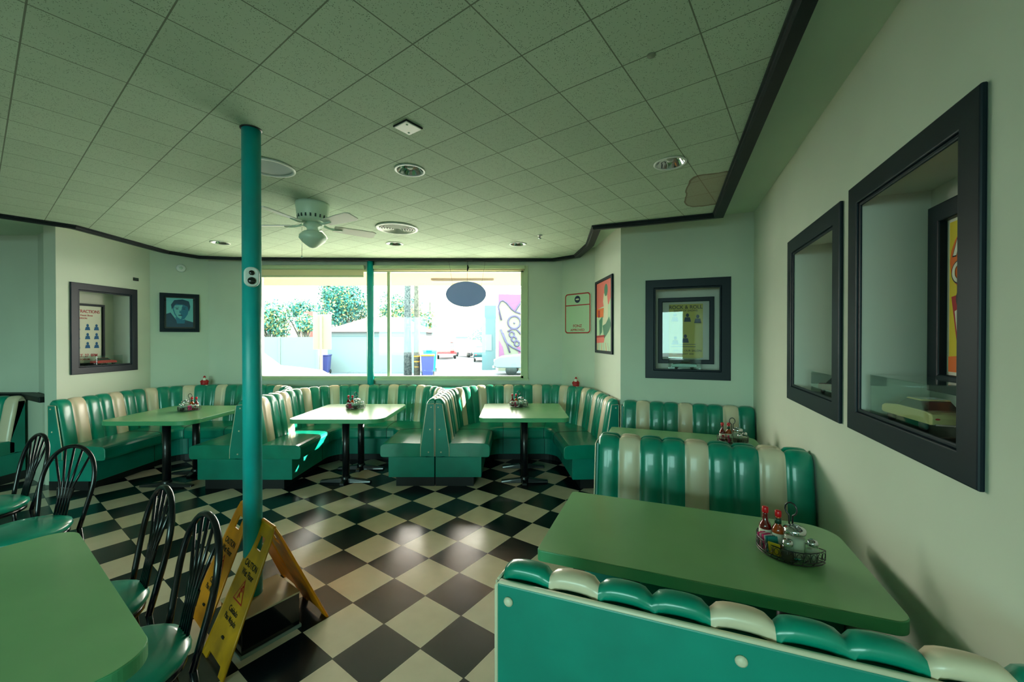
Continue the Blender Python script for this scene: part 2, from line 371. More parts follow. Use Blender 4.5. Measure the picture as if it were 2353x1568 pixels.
# ------------------------------------------------------------------ big front window
wn = struct(empty('window_1')); wn['kind'] = 'structure'
b = MB(); f = .05; y0, y1 = 5.835, 5.93
b.box(WX0-.01, WX1+.01, y0, y1, WZ0-.01, WZ0+.03); b.box(WX0-.01, WX1+.01, y0, y1, WZ1-.02, WZ1+.01)
b.box(WX0-.01, WX0+.03, y0, y1, WZ0, WZ1); b.box(WX1-.03, WX1+.01, y0, y1, WZ0, WZ1)
b.box(-1.83, -1.79, y0+.03, y1, WZ0, WZ1); b.box(-2.13, -2.08, y0+.03, y1, WZ0, WZ1)
b.build('window_frame', mGrnWood, wn)
MB().box(WX0-.06, WX1+.08, 5.80, 5.84, WZ0-.03, WZ0+.0).build('window_sill', mGrnWood, wn)
MB().box(WX1+.005, WX1+.07, 5.815, 5.84, WZ0, WZ1+.07).build('window_casing', mGrnWood, wn)
for xa, xb in ((WX0+.03, -2.13), (-2.08, -1.83), (-1.79, WX1-.03)):
    MB().box(xa, xb, 5.895, 5.900, WZ0+.03, WZ1-.02).build('glass_pane', mPane, wn)
for nm_, xs, wl in (('window_2', (-8.2, -4.8), 'b'), ('window_3', (-4.6, -1.5), 'b')):
    pass
# blinds
bl = empty('roller_blind', (-2.93, 5.80, 2.62), 0, 'cream roller blind partly lowered over left window pane', 'blind')
MB().box(-.80, .79, -.03, .03, -.01, .05).build('headrail', mGrnWood, bl, .008)
MB().box(-.79, .78, -.004, .000, -.10, -.01).build('shade', mBlind, bl); MB().box(-.79, .78, -.012, .008, -.125, -.10).build('bottom_bar', mGrnWood, bl, .004)
bl = empty('roller_blind', (-.93, 5.80, 2.62), 0, 'rolled-up green blind cassette above the right window panes', 'blind')
MB().box(-1.10, 1.12, -.03, .03, -.005, .045).build('headrail', mGrnWood, bl, .008)
MB().tube([(-1.09, 0, -.014), (1.11, 0, -.014)], .014).build('rolled_shade', mBlind, bl)

# ------------------------------------------------------------------ columns
def column(x, y, label):
    c = empty('steel_column', (x, y, 0), 0, label, 'column')
    MB().lathe([(.046, 0), (.046, CEIL)], n=32).build('shaft', mTeal, c)
    MB().lathe([(.0475, CEIL-.006), (.054, CEIL-.004), (.054, CEIL)], n=32).build('ceiling_collar', mIron, c)
    return c
column(-1.432, 2.203, 'round teal steel column rising from tiled plinth in the foreground')
c2 = column(-2.045, 5.785, 'slim round teal steel column in front of the big window')
# plinth round the front column, set on the tile grid
e1 = Vector((-.806, .592)); e2 = Vector((-.592, -.806)); P0 = Vector((-1.185, 2.221))
pa = math.atan2(e1.y, e1.x)
pl = empty('column_plinth', (P0.x, P0.y, 0), pa, 'low black box plinth with beige tile top at foot of front column', 'plinth')
MB().box(0, .27, 0, .285, 0, .19).build('plinth_side', mPlBlack, pl, .003)
MB().box(-.003, .273, -.003, .288, .19, .20).build('plinth_top', mBeigeTile, pl, .002)
MB().box(-.008, .278, -.008, .293, 0, .018).build('base_strip', mBaseStrip, pl, .003)
# security camera on the column
cc = empty('security_camera', (-1.406, 2.163, 1.937), R(33), 'white two-lens security camera fixed to front teal column', 'camera')
b = MB(); b.prism(rrect(-.036, .036, -.052, .052, .033, 8), 0, .05, mx=Matrix.Rotation(R(90), 4, 'X'))
b.build('housing', mWhitePl, cc, .008, 3)
b = MB(); b.lathe([(.0, .0), (.013, .0), (.013, .003), (0, .004)], (0, .02, .0505), mx=Matrix.Rotation(R(90), 4, 'X'), n=20); b.build('small_lens', mLens, cc)
b = MB(); b.lathe([(.0, .0), (.019, .0), (.019, .003), (0, .005)], (0, -.022, .0505), mx=Matrix.Rotation(R(90), 4, 'X'), n=20); b.build('large_lens', mLens, cc)

# ------------------------------------------------------------------ booths
def arc(cx, cy, r, a0, a1, n=10):
    return [(cx+r*math.cos(R(a0+(a1-a0)*i/n)), cy+r*math.sin(R(a0+(a1-a0)*i/n))) for i in range(n+1)]
class Path:
    def __init__(s, pts):
        s.p = [Vector(p) for p in pts]; s.d = [0]
        for a, b in zip(s.p, s.p[1:]): s.d.append(s.d[-1]+(b-a).length)
        s.L = s.d[-1]
        s.nv = []
        for i in range(len(s.p)):
            d0 = (s.p[i]-s.p[i-1]).normalized() if i else (s.p[1]-s.p[0]).normalized()
            d1 = (s.p[i+1]-s.p[i]).normalized() if i < len(s.p)-1 else d0
            n = Vector((d0.y, -d0.x))+Vector((d1.y, -d1.x)); s.nv.append(n.normalized())
    def at(s, q):
        q = min(max(q, 0), s.L)
        for i in range(len(s.p)-1):
            if q <= s.d[i+1]+1e-9:
                f = (q-s.d[i])/max(1e-9, s.d[i+1]-s.d[i]); break
        return s.p[i].lerp(s.p[i+1], f), s.nv[i].lerp(s.nv[i+1], f).normalized()
    def stations(s):
        return [(p, n) for p, n in zip(s.p, s.nv)]
    def warp(s, w, qs):    # arc length weights so that the front faces of the channels are about equally wide
        return qs
TOE = [(.003, 0), (.42, 0), (.42, .096), (.003, .096)]
BASE = [(.004, .095), (.50, .095), (.505, .10), (.505, .315), (.004, .315)]
SEAT = [(.10, .315), (.565, .312), (.59, .32), (.597, .345), (.597, .42), (.590, .440), (.572, .455), (.54, .462), (.35, .468), (.15, .462), (.10, .44)]
FRAME = [(.006, .315), (.145, .33), (.145, .43), (.065, .895), (.006, .895)]
def sweep(st, prof, mi=0, smooth=False):
    b = MB(); k = len(prof); vs = []
    for p, n in st:
        for s_, z in prof: vs.append((p.x+n.x*s_, p.y+n.y*s_, z))
    fs = [(i*k+j, i*k+(j+1) % k, (i+1)*k+(j+1) % k, (i+1)*k+j) for i in range(len(st)-1) for j in range(k)]
    b.add(vs, fs, mi, smooth); b.add(vs[:k], [tuple(reversed(range(k)))], mi); b.add(vs[-k:], [tuple(range(k))], mi)
    return b
BPROF = [(.150, .44, 1, .1), (.143, .50, 1, .1), (.125, .62, 1, .14), (.104, .75, 1, .14), (.086, .86, .95, .3), (.075, .90, .8, .6), (.058, .925, .45, .9), (.038, .936, .1, 1), (.016, .935, -.2, .9), (.004, .920, -.2, .5), (.003, .892, .1, .1)]
def backrest(path, n, q0=0, q1=None, first=0):
    q1 = path.L if q1 is None else q1; b = MB(); K = 8; k = len(BPROF)
    for c in range(n):
        vs = []
        for i in range(K+1):
            u = i/K; q = q0+(q1-q0)*(c+u)/n; p, nv = path.at(q)
            e = abs(2*u-1); bl = .026*math.sqrt(max(0, 1-e**2.6))-.004
            for s_, z, ns, nzv in BPROF:
                l = math.hypot(ns, nzv) or 1
                vs.append((p.x+nv.x*(s_+bl*ns/l), p.y+nv.y*(s_+bl*ns/l), z+bl*nzv/l*.8))
        fs = [(i*k+j, i*k+j+1, (i+1)*k+j+1, (i+1)*k+j) for i in range(K) for j in range(k-1)]
        b.add(vs, fs, 1 if (c+first) % 3 == 1 else 0, True)
        for i0 in (0, K):
            ring = vs[i0*k:(i0+1)*k]
            if (c == 0 and i0 == 0) or (c == n-1 and i0 == K): b.add(ring, [tuple(range(k))], 1 if (c+first) % 3 == 1 else 0)
    return b
def end_panel(root, p, nv, out):
    """padded side panel, piping and three buttons at a free end; out = unit vector away from the bench"""
    t = .010; P = [(.006, .325), (.152, .325), (.150, .42), (.078, .893), (.006, .893)]
    def W(s_, z, o): return Vector((p.x+nv.x*s_+out.x*o, p.y+nv.y*s_+out.y*o, z))
    vs = [W(s_, z, .001) for s_, z in P]+[W(s_, z, t) for s_, z in P]; n = len(P)
    b = MB(); b.add(vs, [tuple(range(n)), tuple(range(n, 2*n))]+[(i, (i+1) % n, n+(i+1) % n, n+i) for i in range(n)])
    ep = b.build('end_panel', mGreen2, root, .003)
    MB().tube([W(.154, .325, t*.6), W(.153, .42, t*.6), W(.081, .895, t*.6), (W(.008, .899, t*.6))], .0042, 6).build('piping', mPipe, root)
    MB().tube([W(.0035, .325, t*.9), W(.0035, .899, t*.9)], .0035, 6).build('seam_piping', mPipe, root)
    for s_, z in ((.036, .862), (.050, .62), (.066, .372)):
        c = W(s_, z, t); q = Vector((out.x, out.y, 0)).to_track_quat('Z', 'Y').to_matrix().to_4x4(); q.translation = c
        MB().lathe([(.009, 0), (.0085, .003), (.005, .006), (.0001, .007)], n=12, mx=q).build('button', mPipe, root)
def booth(pts, n, label, free=(True, True), name='booth_bench', first=0, group='channel-back booth benches', seams=()):
    path = Path(pts); root = empty(name, (0, 0, 0), 0, label, 'booth bench', group)
    st = path.stations()
    sweep(st, TOE).build('toe_kick', mToe, root)
    # base and seat are pulled in a little at free ends
    sweep(st, BASE).build('base', mGreen2, root, .004)
    sweep(st, SEAT).build('seat', mGreen, root, .006)
    sweep(st, FRAME).build('back_frame', mGreen2, root)
    backrest(path, n, .012 if free[0] else 0, path.L-.012 if free[1] else path.L, first).build('backrest', [mGreen, mWhite], root)
    for q in seams:
        p, nv = path.at(q)
        MB().tube([(p.x+nv.x*s_, p.y+nv.y*s_, z) for s_, z in ((.16, .4625), (.35, .4685), (.54, .4625), (.572, .4555), (.590, .4405), (.598, .42), (.598, .345), (.590, .32))], .0028, 5).build('seat_seam', mToe, root)
        MB().tube([(p.x+nv.x*s_, p.y+nv.y*s_, z) for s_, z in ((.506, .315), (.506, .10))], .0028, 5).build('base_seam', mToe, root)
    if free[0]:
        p, nv = path.at(0); d = (path.p[0]-path.p[1]).normalized(); end_panel(root, p, nv, d)
    if free[1]:
        p, nv = path.at(path.L); d = (path.p[-1]-path.p[-2]).normalized(); end_panel(root, p, nv, d)
    # set the empty at the foot of the bench
    o = Vector((path.p[0].x, path.p[0].y, 0)); root.location = o
    for ch in root.children: ch.location = -o
    return root, path
YW = 5.73; r = .70
A_ = [(-4.90, 4.22), (-4.90, 4.7)]+arc(-4.20, YW-r, r, 180, 90)+[(-3.9, YW)]+arc(-2.862-r, YW-r, r, 90, 0)+[(-2.862, 4.6), (-2.862, 4.27)]
B_ = [(-2.858, 4.27), (-2.858, 4.6)]+arc(-2.858+r, YW-r, r, 180, 90)+[(-1.8, YW)]+arc(-.842-r, YW-r, r, 90, 0)+[(-.842, 4.7), (-.842, 4.35)]
C_ = [(-.838, 4.35), (-.838, 4.7)]+arc(-.838+r, YW-r, r, 180, 90)+[(.2, YW)]+arc(1.095-r, YW-r, r, 90, 4, 9)+[(1.125, 4.7), (1.150, 4.30)]
G1 = 'curved corner booth benches along the window'; SEAMS = (.70, 1.78, 2.42, 3.50)
booth(A_, 30, 'U-shaped green and cream striped booth bench in the far left corner', (True, True), group=G1, seams=(.80, 1.35, 1.80, 2.35, 2.85, 3.4) if False else SEAMS)
booth(B_, 30, 'U-shaped striped booth bench under window, behind the front teal column', (True, True), group=G1, seams=(.80, 1.35, 1.80, 2.35, 2.85, 3.4) if False else SEAMS)
booth(C_, 30, 'U-shaped striped booth bench in right window bay below the thin poster', (True, True), group=G1, seams=(.80, 1.35, 1.80, 2.35, 2.85, 3.4) if False else SEAMS)
G2 = 'straight booth benches along the right wall'
tl, tr = -.44, .785
booth([TN(tl, 4.44), TN(0, 4.44), TN(tr, 4.44)], 9, 'straight striped booth bench against alcove wall under the black display frame', (True, False), group=G2)
booth([TN(tl, 2.815), TN(0, 2.815), TN(tr, 2.815)], 9, 'striped booth bench facing camera, behind the nearest right-hand table', (True, False), group=G2)
booth([TN(tr, 2.82), TN(0, 2.82), TN(tl, 2.82)], 9, 'booth bench turned away from camera, back-to-back with striped one behind near right table', (False, True), group=G2)
gb, gp = booth([TN(tr, 1.075), TN(0, 1.075), TN(-.455, 1.075)], 9, 'nearest booth bench at bottom right, flat green rear panel with cream buttons', (False, True), group=G2)
# rear panel of the nearest bench, with piping and buttons
gl = Matrix.Translation((*TN(-.455, 1.075), 0)) @ Matrix.Rotation(TH, 4, 'Z')
inv = Matrix.Translation(-gb.location)
o = MB().box(0, 1.24, -.014, 0.006, .02, .900, mx=inv @ gl).build('rear_panel', mGreen2, gb, .004)
MB().tube([(-.004, -.006, .02), (-.004, -.006, .890), (.008, -.006, .903), (1.24, -.006, .903)], .0075, 8, mx=inv @ gl).build('piping', mPipe, gb)
for x in (.035, .62, 1.2):
    for z in (.855, .45):
        q = inv @ gl @ Matrix.Translation((x, -.014, z)) @ Matrix.Rotation(R(90), 4, 'X')
        MB().lathe([(.014, 0), (.0135, .004), (.008, .008), (.0001, .009)], n=16, mx=q).build('button', mPipe, gb)
booth([(-8.2, 4.60), (-6.8, 4.60), (-5.60, 4.60)], 18, 'dark green striped booth bench at far left edge below black cap rail', (False, False), first=2, group='bench at the far left')
# black cap rail above it
cr = [(-8.9, 4.70), (-5.70, 4.70), (-5.14, 4.40)]
rl = sweep_closed([Vector(p) for p in cr], [(.0, .0), (.0, .0)], False) if False else None
b = MB()
for (xa, ya), (xb, yb) in zip(cr, cr[1:]):
    a = math.atan2(yb-ya, xb-xa); L = math.hypot(xb-xa, yb-ya); b.box(-.01, L+.01, -.05, .07, .905, .968, mx=Matrix.Translation((xa, ya, 0)) @ Matrix.Rotation(a, 4, 'Z'))
struct(b.build('trim_2', mTrim, None, .01))
b = MB()
for (xa, ya), (xb, yb) in zip(cr, cr[1:]):
    a = math.atan2(yb-ya, xb-xa); L = math.hypot(xb-xa, yb-ya); b.box(0, L, -.02, .05, 0, .905, mx=Matrix.Translation((xa, ya, 0)) @ Matrix.Rotation(a, 4, 'Z'))
struct(b.build('wall_low_partition', mWall))
# green ledge that closes the gap between the curved backs and the walls
b = MB()
def ledge(p): b.prism(p, .875, .915)
ledge([(-4.925, 5.03)]+[(-4.93, 5.45), (-4.43, 5.835), (-4.2, 5.835)]+[(x, y) for x, y in reversed(arc(-4.2, YW-r, r, 180, 90))])
ledge([(-4.2, YW), (-4.2, 5.835), (.395, 5.835), (.395, YW)][::-1])
ledge([(x, y) for x, y in arc(-2.86-r, YW-r, r, 90, 0)]+[(x, y) for x, y in arc(-2.86+r, YW-r, r, 180, 90)])
ledge([(x, y) for x, y in arc(-.84-r, YW-r, r, 90, 0)]+[(x, y) for x, y in arc(-.84+r, YW-r, r, 180, 90)])
ledge([(.395, 5.835), (.732, 5.835), (1.116, 5.405), (1.125, 5.05)]+list(reversed(arc(1.095-r, YW-r, r, 90, 4, 9))))
struct(b.build('trim_3', mGreen2))

# ------------------------------------------------------------------ tables
def table(loc, rz, w, d, rad, posts, label, foot='x'):
    t = empty('diner_table', (loc[0], loc[1], 0), rz, label, 'table', 'green laminate diner tables')
    p = rrect(-w/2, w/2, -d/2, d/2, rad, 14)
    MB().prism(p, .715, .7585).build('tabletop_edge', mTEdge, t, .003)
    pi = rrect(-w/2+.002, w/2-.002, -d/2+.002, d/2-.002, rad, 14)
    MB().prism(pi, .7585, .7605).build('tabletop', mTable, t)
    for (x, y, fx, fy) in posts:
        pd = MB().lathe([(.038, .03), (.038, .70)], (x, y, 0), 20).build('pedestal', mIron, t)
        MB().box(x-.13, x+.13, y-.10, y+.10, .695, .715).build('mounting_plate', mIron, pd)
        b = MB()
        for (ax, ay) in ((fx, 0), (-fx, 0), (0, fy), (0, -fy)):
            if not (ax or ay): continue
            L = math.hypot(ax, ay); a = math.atan2(ay, ax); q = Matrix.Translation((x, y, 0)) @ Matrix.Rotation(a, 4, 'Z')
            b.add([q @ Vector(v) for v in [(0, -.035, 0), (L, -.028, 0), (L, .028, 0), (0, .035, 0), (0, -.03, .055), (L, -.022, .022), (L, .022, .022), (0, .03, .055)]],
                  [(0, 3, 2, 1), (4, 5, 6, 7), (0, 1, 5, 4), (1, 2, 6, 5), (2, 3, 7, 6), (3, 0, 4, 7)])
        b.lathe([(.05, .0), (.05, .06), (.04, .075)], (x, y, 0), 16)
        b.build('foot', mIron, pd, .004)
    return t
table((-3.775, 4.565), 0, .95, .97, [.10, .16, .06, .06], [(.025, -.23, .28, .12), (.03, .17, .28, .12)], 'green table in the far left corner booth')
table((-1.86, 4.67), 0, 1.0, .98, [.08, .14, .06, .06], [(0, -.2, .28, .12), (0, .25, .28, .12)], 'pale green table in middle window booth, just right of front column')
table((.13, 4.73), 0, .97, .97, [.08, .08, .06, .06], [(.01, -.26, .26, .12), (.01, .24, .26, .12)], 'pale green table with single visible post in right window booth')
c = TN(.105, 3.60); table(c, TH, 1.19, .66, [.03, .09, .09, .03], [(-.35, 0, .12, .24), (.35, 0, .12, .24)], 'narrow green alcove table half hidden behind striped bench')
c = TN(.105, 1.86); table(c, TH, 1.18, .66, [.02, .05, .12, .02], [(-.25, .02, .12, .24), (.35, .02, .12, .24)], 'large green table at lower right, nearest to right wall')
GA = -.63
e = Vector((math.cos(R(-35.5)), math.sin(R(-35.5)))); nn = Vector((-e.y, e.x))
cN = Vector((-.955, 1.075))-e*.62-nn*.38
table(cN, R(-35.5), 1.22, .76, [.1, .1, .1, .1], [(-.3, 0, .12, .24), (.3, 0, .12, .24)], 'green table cut by lower left corner of picture')

# ------------------------------------------------------------------ chairs
def make_chair():
    t = empty('cafe_chair', (0, 0, 0), 0, 'x', 'chair', 'black bentwood-style metal cafe chairs')
    # local: seat centre at origin, faces -Y; the hoop stands at y=+.2
    s = MB(); s.lathe([(.0001, .425), (.17, .425), (.198, .432), (.208, .45), (.203, .468), (.17, .482), (.08, .487), (.0001, .488)], n=28)
    for i, v in enumerate(s.v):
        x, y, z = v; s.v[i] = (x*(1.0+.10*max(0, -y)/.2), y*1.0, z)
    s.build('seat', mGreen, t)
    MB().lathe([(.185, .40), (.195, .405), (.195, .425), (.185, .427)], n=28).build('seat_ring', mChair, t)
    hoop = []
    for i in range(25):
        a = math.pi*i/24; x = .185*math.cos(a); hz = math.sin(a)
        z = .66+.235*hz**.85 if hz > 0 else .66
        hoop.append((x*1.0, 0, z))
    pts = [(.150, 0, .40), (.165, 0, .50), (.180, 0, .60)]+hoop+[(-.180, 0, .60), (-.165, 0, .50), (-.150, 0, .40)]
    def lean(p): return (p[0], .175+(p[2]-.40)*.20, p[2])
    MB().tube([lean(p) for p in pts], .0125, 10).build('back_hoop', mChair, t)
    b = MB()
    b.tube([lean((-.055, 0, .425)), lean((-.055, 0, .435))], .001)
    b.build('spindle_collar', mChair, t) if False else None
    for i, xx in enumerate((-2, -1, 0, 1, 2)):
        xt = xx*.062; zt = .66+.235*max(.02, 1-(xt/.185)**2)**.425
        MB().tube([lean((xx*.020, 0, .43)), lean((xx*.019, 0, .60)), lean((xx*.026, 0, .66)), lean((xt, 0, zt-.004))], .0065, 6).build('spindle', mChair, t)
    for z0, z1, w0, w1, pn in ((.425, .47, .060, .055, 'lower_plate'), (.575, .635, .050, .060, 'upper_plate')):
        cp = MB()
        vs = [Vector(lean((x, 0, z)))+Vector((0, dy, 0)) for dy in (-.004, .004) for x, z in ((-w0, z0), (w0, z0), (w1, z1), (-w1, z1))]
        cp.add(vs, [(0, 1, 2, 3), (7, 6, 5, 4), (0, 1, 5, 4), (1, 2, 6, 5), (2, 3, 7, 6), (3, 0, 4, 7)])
        cp.build(pn, mChair, t)
    for sx in (1, -1): MB().tube([(sx*.150, .175, .402), (sx*.158, .195, .22), (sx*.172, .235, .005)], [.0125, .0125, .011], 8).build('leg', mChair, t)
    for sx, sy in ((1, -1), (-1, -1)):
        MB().tube([(sx*.14, sy*.13, .41), (sx*.165, sy*.16, .25), (sx*.19, sy*.195, .005)], [.013, .0125, .011], 8).build('leg', mChair, t)
    MB().lathe([(.167, .20), (.176, .205), (.176, .21), (.167, .215)], n=24).build('stretcher_ring', mChair, t)
    return t
ch0 = make_chair(); km = kidmap()
def put_chair(hx, hy, rz, label, first=False):   # hx,hy = top of the hoop
    o = ch0 if first else copy_tree(ch0, km)
    d = Matrix.Rotation(rz, 3, 'Z') @ Vector((0, .275, 0))
    o.location = (hx-d.x, hy-d.y, 0); o.rotation_euler = (0, 0, rz); o['label'] = label
    return o
put_chair(-1.224, 1.615, R(-35.5), 'black hoop-back chair tucked under lower-left table, nearest the wet floor signs', True)
put_chair(-1.65, 1.907, R(-35.5), 'black hoop-back chair at lower-left table, second from the wet floor signs')
put_chair(-2.90, 2.65, R(-4), 'black fan-spindle chair facing camera with wide green seat at left edge')
put_chair(-3.50, 2.97, R(-22), 'leftmost black fan-spindle chair, hoop in front of the far left bench')

# ------------------------------------------------------------------ wet floor signs
def floor_sign(fm, bm, m, m2, label):
    """fm, bm: middle of front and back foot lines; front panel carries the print"""
    fm, bm = Vector((*fm, 0)), Vector((*bm, 0)); top = (fm+bm)/2+Vector((0, 0, .598))
    w = Vector((math.cos(R(-38.5)), math.sin(R(-38.5)), 0))
    root = empty('wet_floor_sign', (fm.x, fm.y, 0), 0, label, 'floor sign', 'folding wet floor signs')
    def panel(base, nm_, sgn):
        S = (top-base); H = S.length; S = S.normalized(); nrm = w.cross(S).normalized()
        if (nrm.dot((base-(fm+bm)/2))) < 0: nrm = -nrm
        def hw(v): return .150-.052*min(1, v/.60) if v < .60 else .098-(v-.60)*.35
        rows = [(0, .030, .090), (.030, .036, .084), (.036, .50, None), (.50, .525, None), (.525, .59, .034), (.59, H+.012, None)]
        b = MB()
        def P(u, v, o): return base+w*u+S*v+nrm*o-fm
        def quad(ua0, ub0, ua1, ub1, v0, v1):
            vs = [P(u, v, o) for o in (-.004, .004) for u, v in ((ua0, v0), (ub0, v0), (ub1, v1), (ua1, v1))]
            b.add(vs, [(0, 1, 2, 3), (7, 6, 5, 4), (0, 1, 5, 4), (1, 2, 6, 5), (2, 3, 7, 6), (3, 0, 4, 7)])
        for v0, v1, hole in rows:
            a0, a1 = hw(v0), hw(v1)
            if hole is None: quad(-a0, a0, -a1, a1, v0, v1)
            else: quad(-a0, -hole, -a1, -hole*.93, v0, v1); quad(hole, a0, hole*.93, a1, v0, v1)
        for sg in (-1, 1):      # raised rim
            b.tube([P(sg*hw(v), v, .003) for v in (0, .15, .3, .45, .6, H)], .006, 6)
        b.tube([P(-hw(H), H, .002), P(hw(H), H, .002)], .009, 8)
        o = b.build(nm_, m if sgn > 0 else m2, root)
        return o, P, S, nrm
    fp, P, S, nrm = panel(fm, 'front_panel', 1); panel(bm, 'back_panel', -1)
    # print on the front panel
    X = w if w.cross(S).dot(nrm) > 0 else -w
    rot = Matrix((X, S, X.cross(S))).transposed()
    def txt(s_, v, size, mm, sx=1):
        o = text(s_, size, mm, fp, P(0, v, .0055), rot.to_euler(), depth=.0004); o.scale = (sx, 1, 1); return o
    txt('CAUTION', .435, .042, mInk, .82); txt('Wet Floor', .392, .042, mInk, .80)
    txt('Cuidado', .228, .036, mInk, .9); txt('Piso Mojado', .190, .036, mInk, .82)
    b = MB()
    def tri(r0, o, mi, cy=.318):
        b.add([P(u, v, o) for u, v in ((-r0*.95, cy-r0*.6), (r0*.95, cy-r0*.6), (0, cy+r0*1.05))], [(0, 1, 2)], mi)
    tri(.062, .0052, 0); tri(.050, .0056, 1)
    sg = 1 if X.dot(w) > 0 else -1
    for a_, c_ in (((-.012, .335), (.004, .345)), ((.002, .342), (-.006, .318)), ((-.006, .318), (.010, .304)), ((-.006, .318), (-.014, .295)), ((.002, .342), (.016, .330))):
        b.tube([P(a_[0]*sg, a_[1], .006), P(c_[0]*sg, c_[1], .006)], .003, 5, 0)
    b.ball(P(.008*sg, .352, .006), .005, 8, 0)
    b.build('warning_triangle', [mRed, m], fp)
    MB().tube([P(-.012, .165-.04, .0056), P(.012, .165-.04, .0056)], .006, 6).build('small_emblem', mInk, fp)
    return root
nv_ = Vector((-.592, -.806))*.040+Vector((.783, -.622))*.020
floor_sign((-1.458+nv_.x, 1.992+nv_.y), (-1.179+nv_.x*.6, 2.418+nv_.y*.6), mYellow, mOrange, 'worn yellow folding wet floor sign, the nearer of two beside the plinth')
floor_sign((-1.752, 2.195), (-1.455, 2.625), mOrange, mOrange, 'orange-yellow folding wet floor sign standing behind the front column')

# ------------------------------------------------------------------ condiments
def lathe_obj(name, prof, m, parent, n=20): return MB().lathe(prof, n=n).build(name, m, parent)
def hot_sauce(kind):
    t = empty('hot_sauce_bottle', (0, 0, 0), 0, 'x', 'bottle', 'sauce bottles in the caddies')
    lathe_obj('bottle_body', [(.0001, 0), (.021, 0), (.0225, .004), (.0225, .070), (.020, .080), (.011, .094), (.0095, .120), (.0095, .128)], mSauce if kind == 0 else mSauceO, t)
    lathe_obj('bottle_cap', [(.0112, .126), (.0118, .128), (.0118, .146), (.010, .149), (.0001, .149)], mRedCap, t)
    lathe_obj('paper_label', [(.0229, .020), (.0229, .062)], mPaper, t).data
    if kind: lathe_obj('neck_wrap', [(.0118, .098), (.0112, .120)], mDkGreen, t)
    else: MB().box(-.008, .008, -.0237, -.0232, .03, .052).build('label_mark', mRed, t)
    return t
def shaker(kind):
    t = empty('salt_shaker' if kind == 0 else 'pepper_shaker', (0, 0, 0), 0, 'x', 'shaker', 'shakers in the caddies')
    lathe_obj('jar', [(.019, 0), (.0215, .003), (.0215, .045), (.018, .057), (.0155, .060)], mJar, t)
    h = .042 if kind == 0 else .030
    lathe_obj('contents', [(.0001, .002), (.0195, .003), (.0195, h), (.0001, h)], mSugar if kind == 0 else mPepper, t)
    lathe_obj('lid', [(.0175, .059), (.018, .060), (.018, .070), (.014, .078), (.0001, .080)], mChrome, t)
    return t
def sugar():
    t = empty('sugar_dispenser', (0, 0, 0), 0, 'x', 'sugar dispenser', 'sugar dispensers in the caddies')
    lathe_obj('jar', [(.0001, .001), (.033, 0), (.036, .004), (.036, .090), (.034, .094)], mJar, t, 24)
    lathe_obj('contents', [(.0001, .004), (.0335, .005), (.0335, .070), (.0001, .073)], mSugar, t, 24)
    lathe_obj('lid', [(.037, .090), (.0375, .092), (.0375, .104), (.033, .109), (.018, .113), (.0001, .114)], mChrome, t, 24)
    MB().box(-.010, .010, -.004, .016, .1125, .117).build('pour_flap', mChrome, t, .002)
    return t
def packet(kind):
    nm_, m = (('sugar_packet', mPink), ('sugar_packet', mPktW), ('sweetener_packet', mTealP), ('sweetener_packet', mYelP))[kind]
    t = MB().prism(rrect(-.020, .020, -.0015, .0015, .0008, 2), .0, .055).build(nm_, m)
    tag(t, 'x', 'packet', 'packets in the caddies'); return t
def caddy():
    t = empty('wire_caddy', (0, 0, 0), 0, 'x', 'caddy', 'black wire condiment caddies')
    out = [(.115*math.cos(R(a)), .05-.125*max(0, math.sin(R(a))) if True else 0) for a in range(0, 181, 12)]
    loop = [(x, y, 0) for x, y in out]
    b = MB()
    for z in (.006, .016, .052): b.tube([(x, y, z) for x, y, _ in loop], .0022, 6, closed=True)
    for i in range(-4, 5): 
        x = i*.024; y2 = .05-.125*math.sqrt(max(0, 1-(x/.115)**2)); b.tube([(x, .05, .006), (x, y2, .006)], .0016, 5)
    b.build('wire_basket', mIron, t)
    b = MB()
    for i in range(len(out)-1):       # scroll work between the rails
        (xa, ya), (xb, yb) = out[i], out[i+1]
        b.tube([(xa, ya, .016), (xa, ya, .052)], .0013, 4)
        pts = []
        for k in range(9):
            s_ = k/8; an = s_*2*math.pi; pts.append((xa+(xb-xa)*(.5+.36*math.cos(an)), ya+(yb-ya)*(.5+.36*math.cos(an)), .034+.014*math.sin(an)*(1-.3*s_)))
        b.tube(pts, .0012, 4)
    b.build('scroll_work', mIron, t)
    pts = [(-.006, .05, .006), (-.006, .05, .145)]+[(-.022*math.cos(R(a)), .05, .172+.026*math.sin(R(a))) for a in range(-65, 246, 31)]+[(.006, .05, .145), (.006, .05, .006)]
    pts = [(-.006, .05, .006), (-.006, .05, .142)]+[(.021*math.sin(R(a)), .05, .168-.026*math.cos(R(a))) for a in range(-20, -341, -32)]+[(.006, .05, .142), (.006, .05, .006)]
    MB().tube(pts, .0034, 6).build('handle', mIron, t)
    return t
protos = dict(cad=caddy(), h0=hot_sauce(0), h1=hot_sauce(1), su=sugar(), sa=shaker(0), pe=shaker(1), p0=packet(0), p1=packet(1), p2=packet(2), p3=packet(3))
km = kidmap(); used = set()
def place(key, loc, rz, label, tilt=0):
    o = protos[key] if key not in used else copy_tree(protos[key], km)
    used.add(key); o.location = loc; o.rotation_euler = (tilt, 0, rz); o['label'] = label; return o
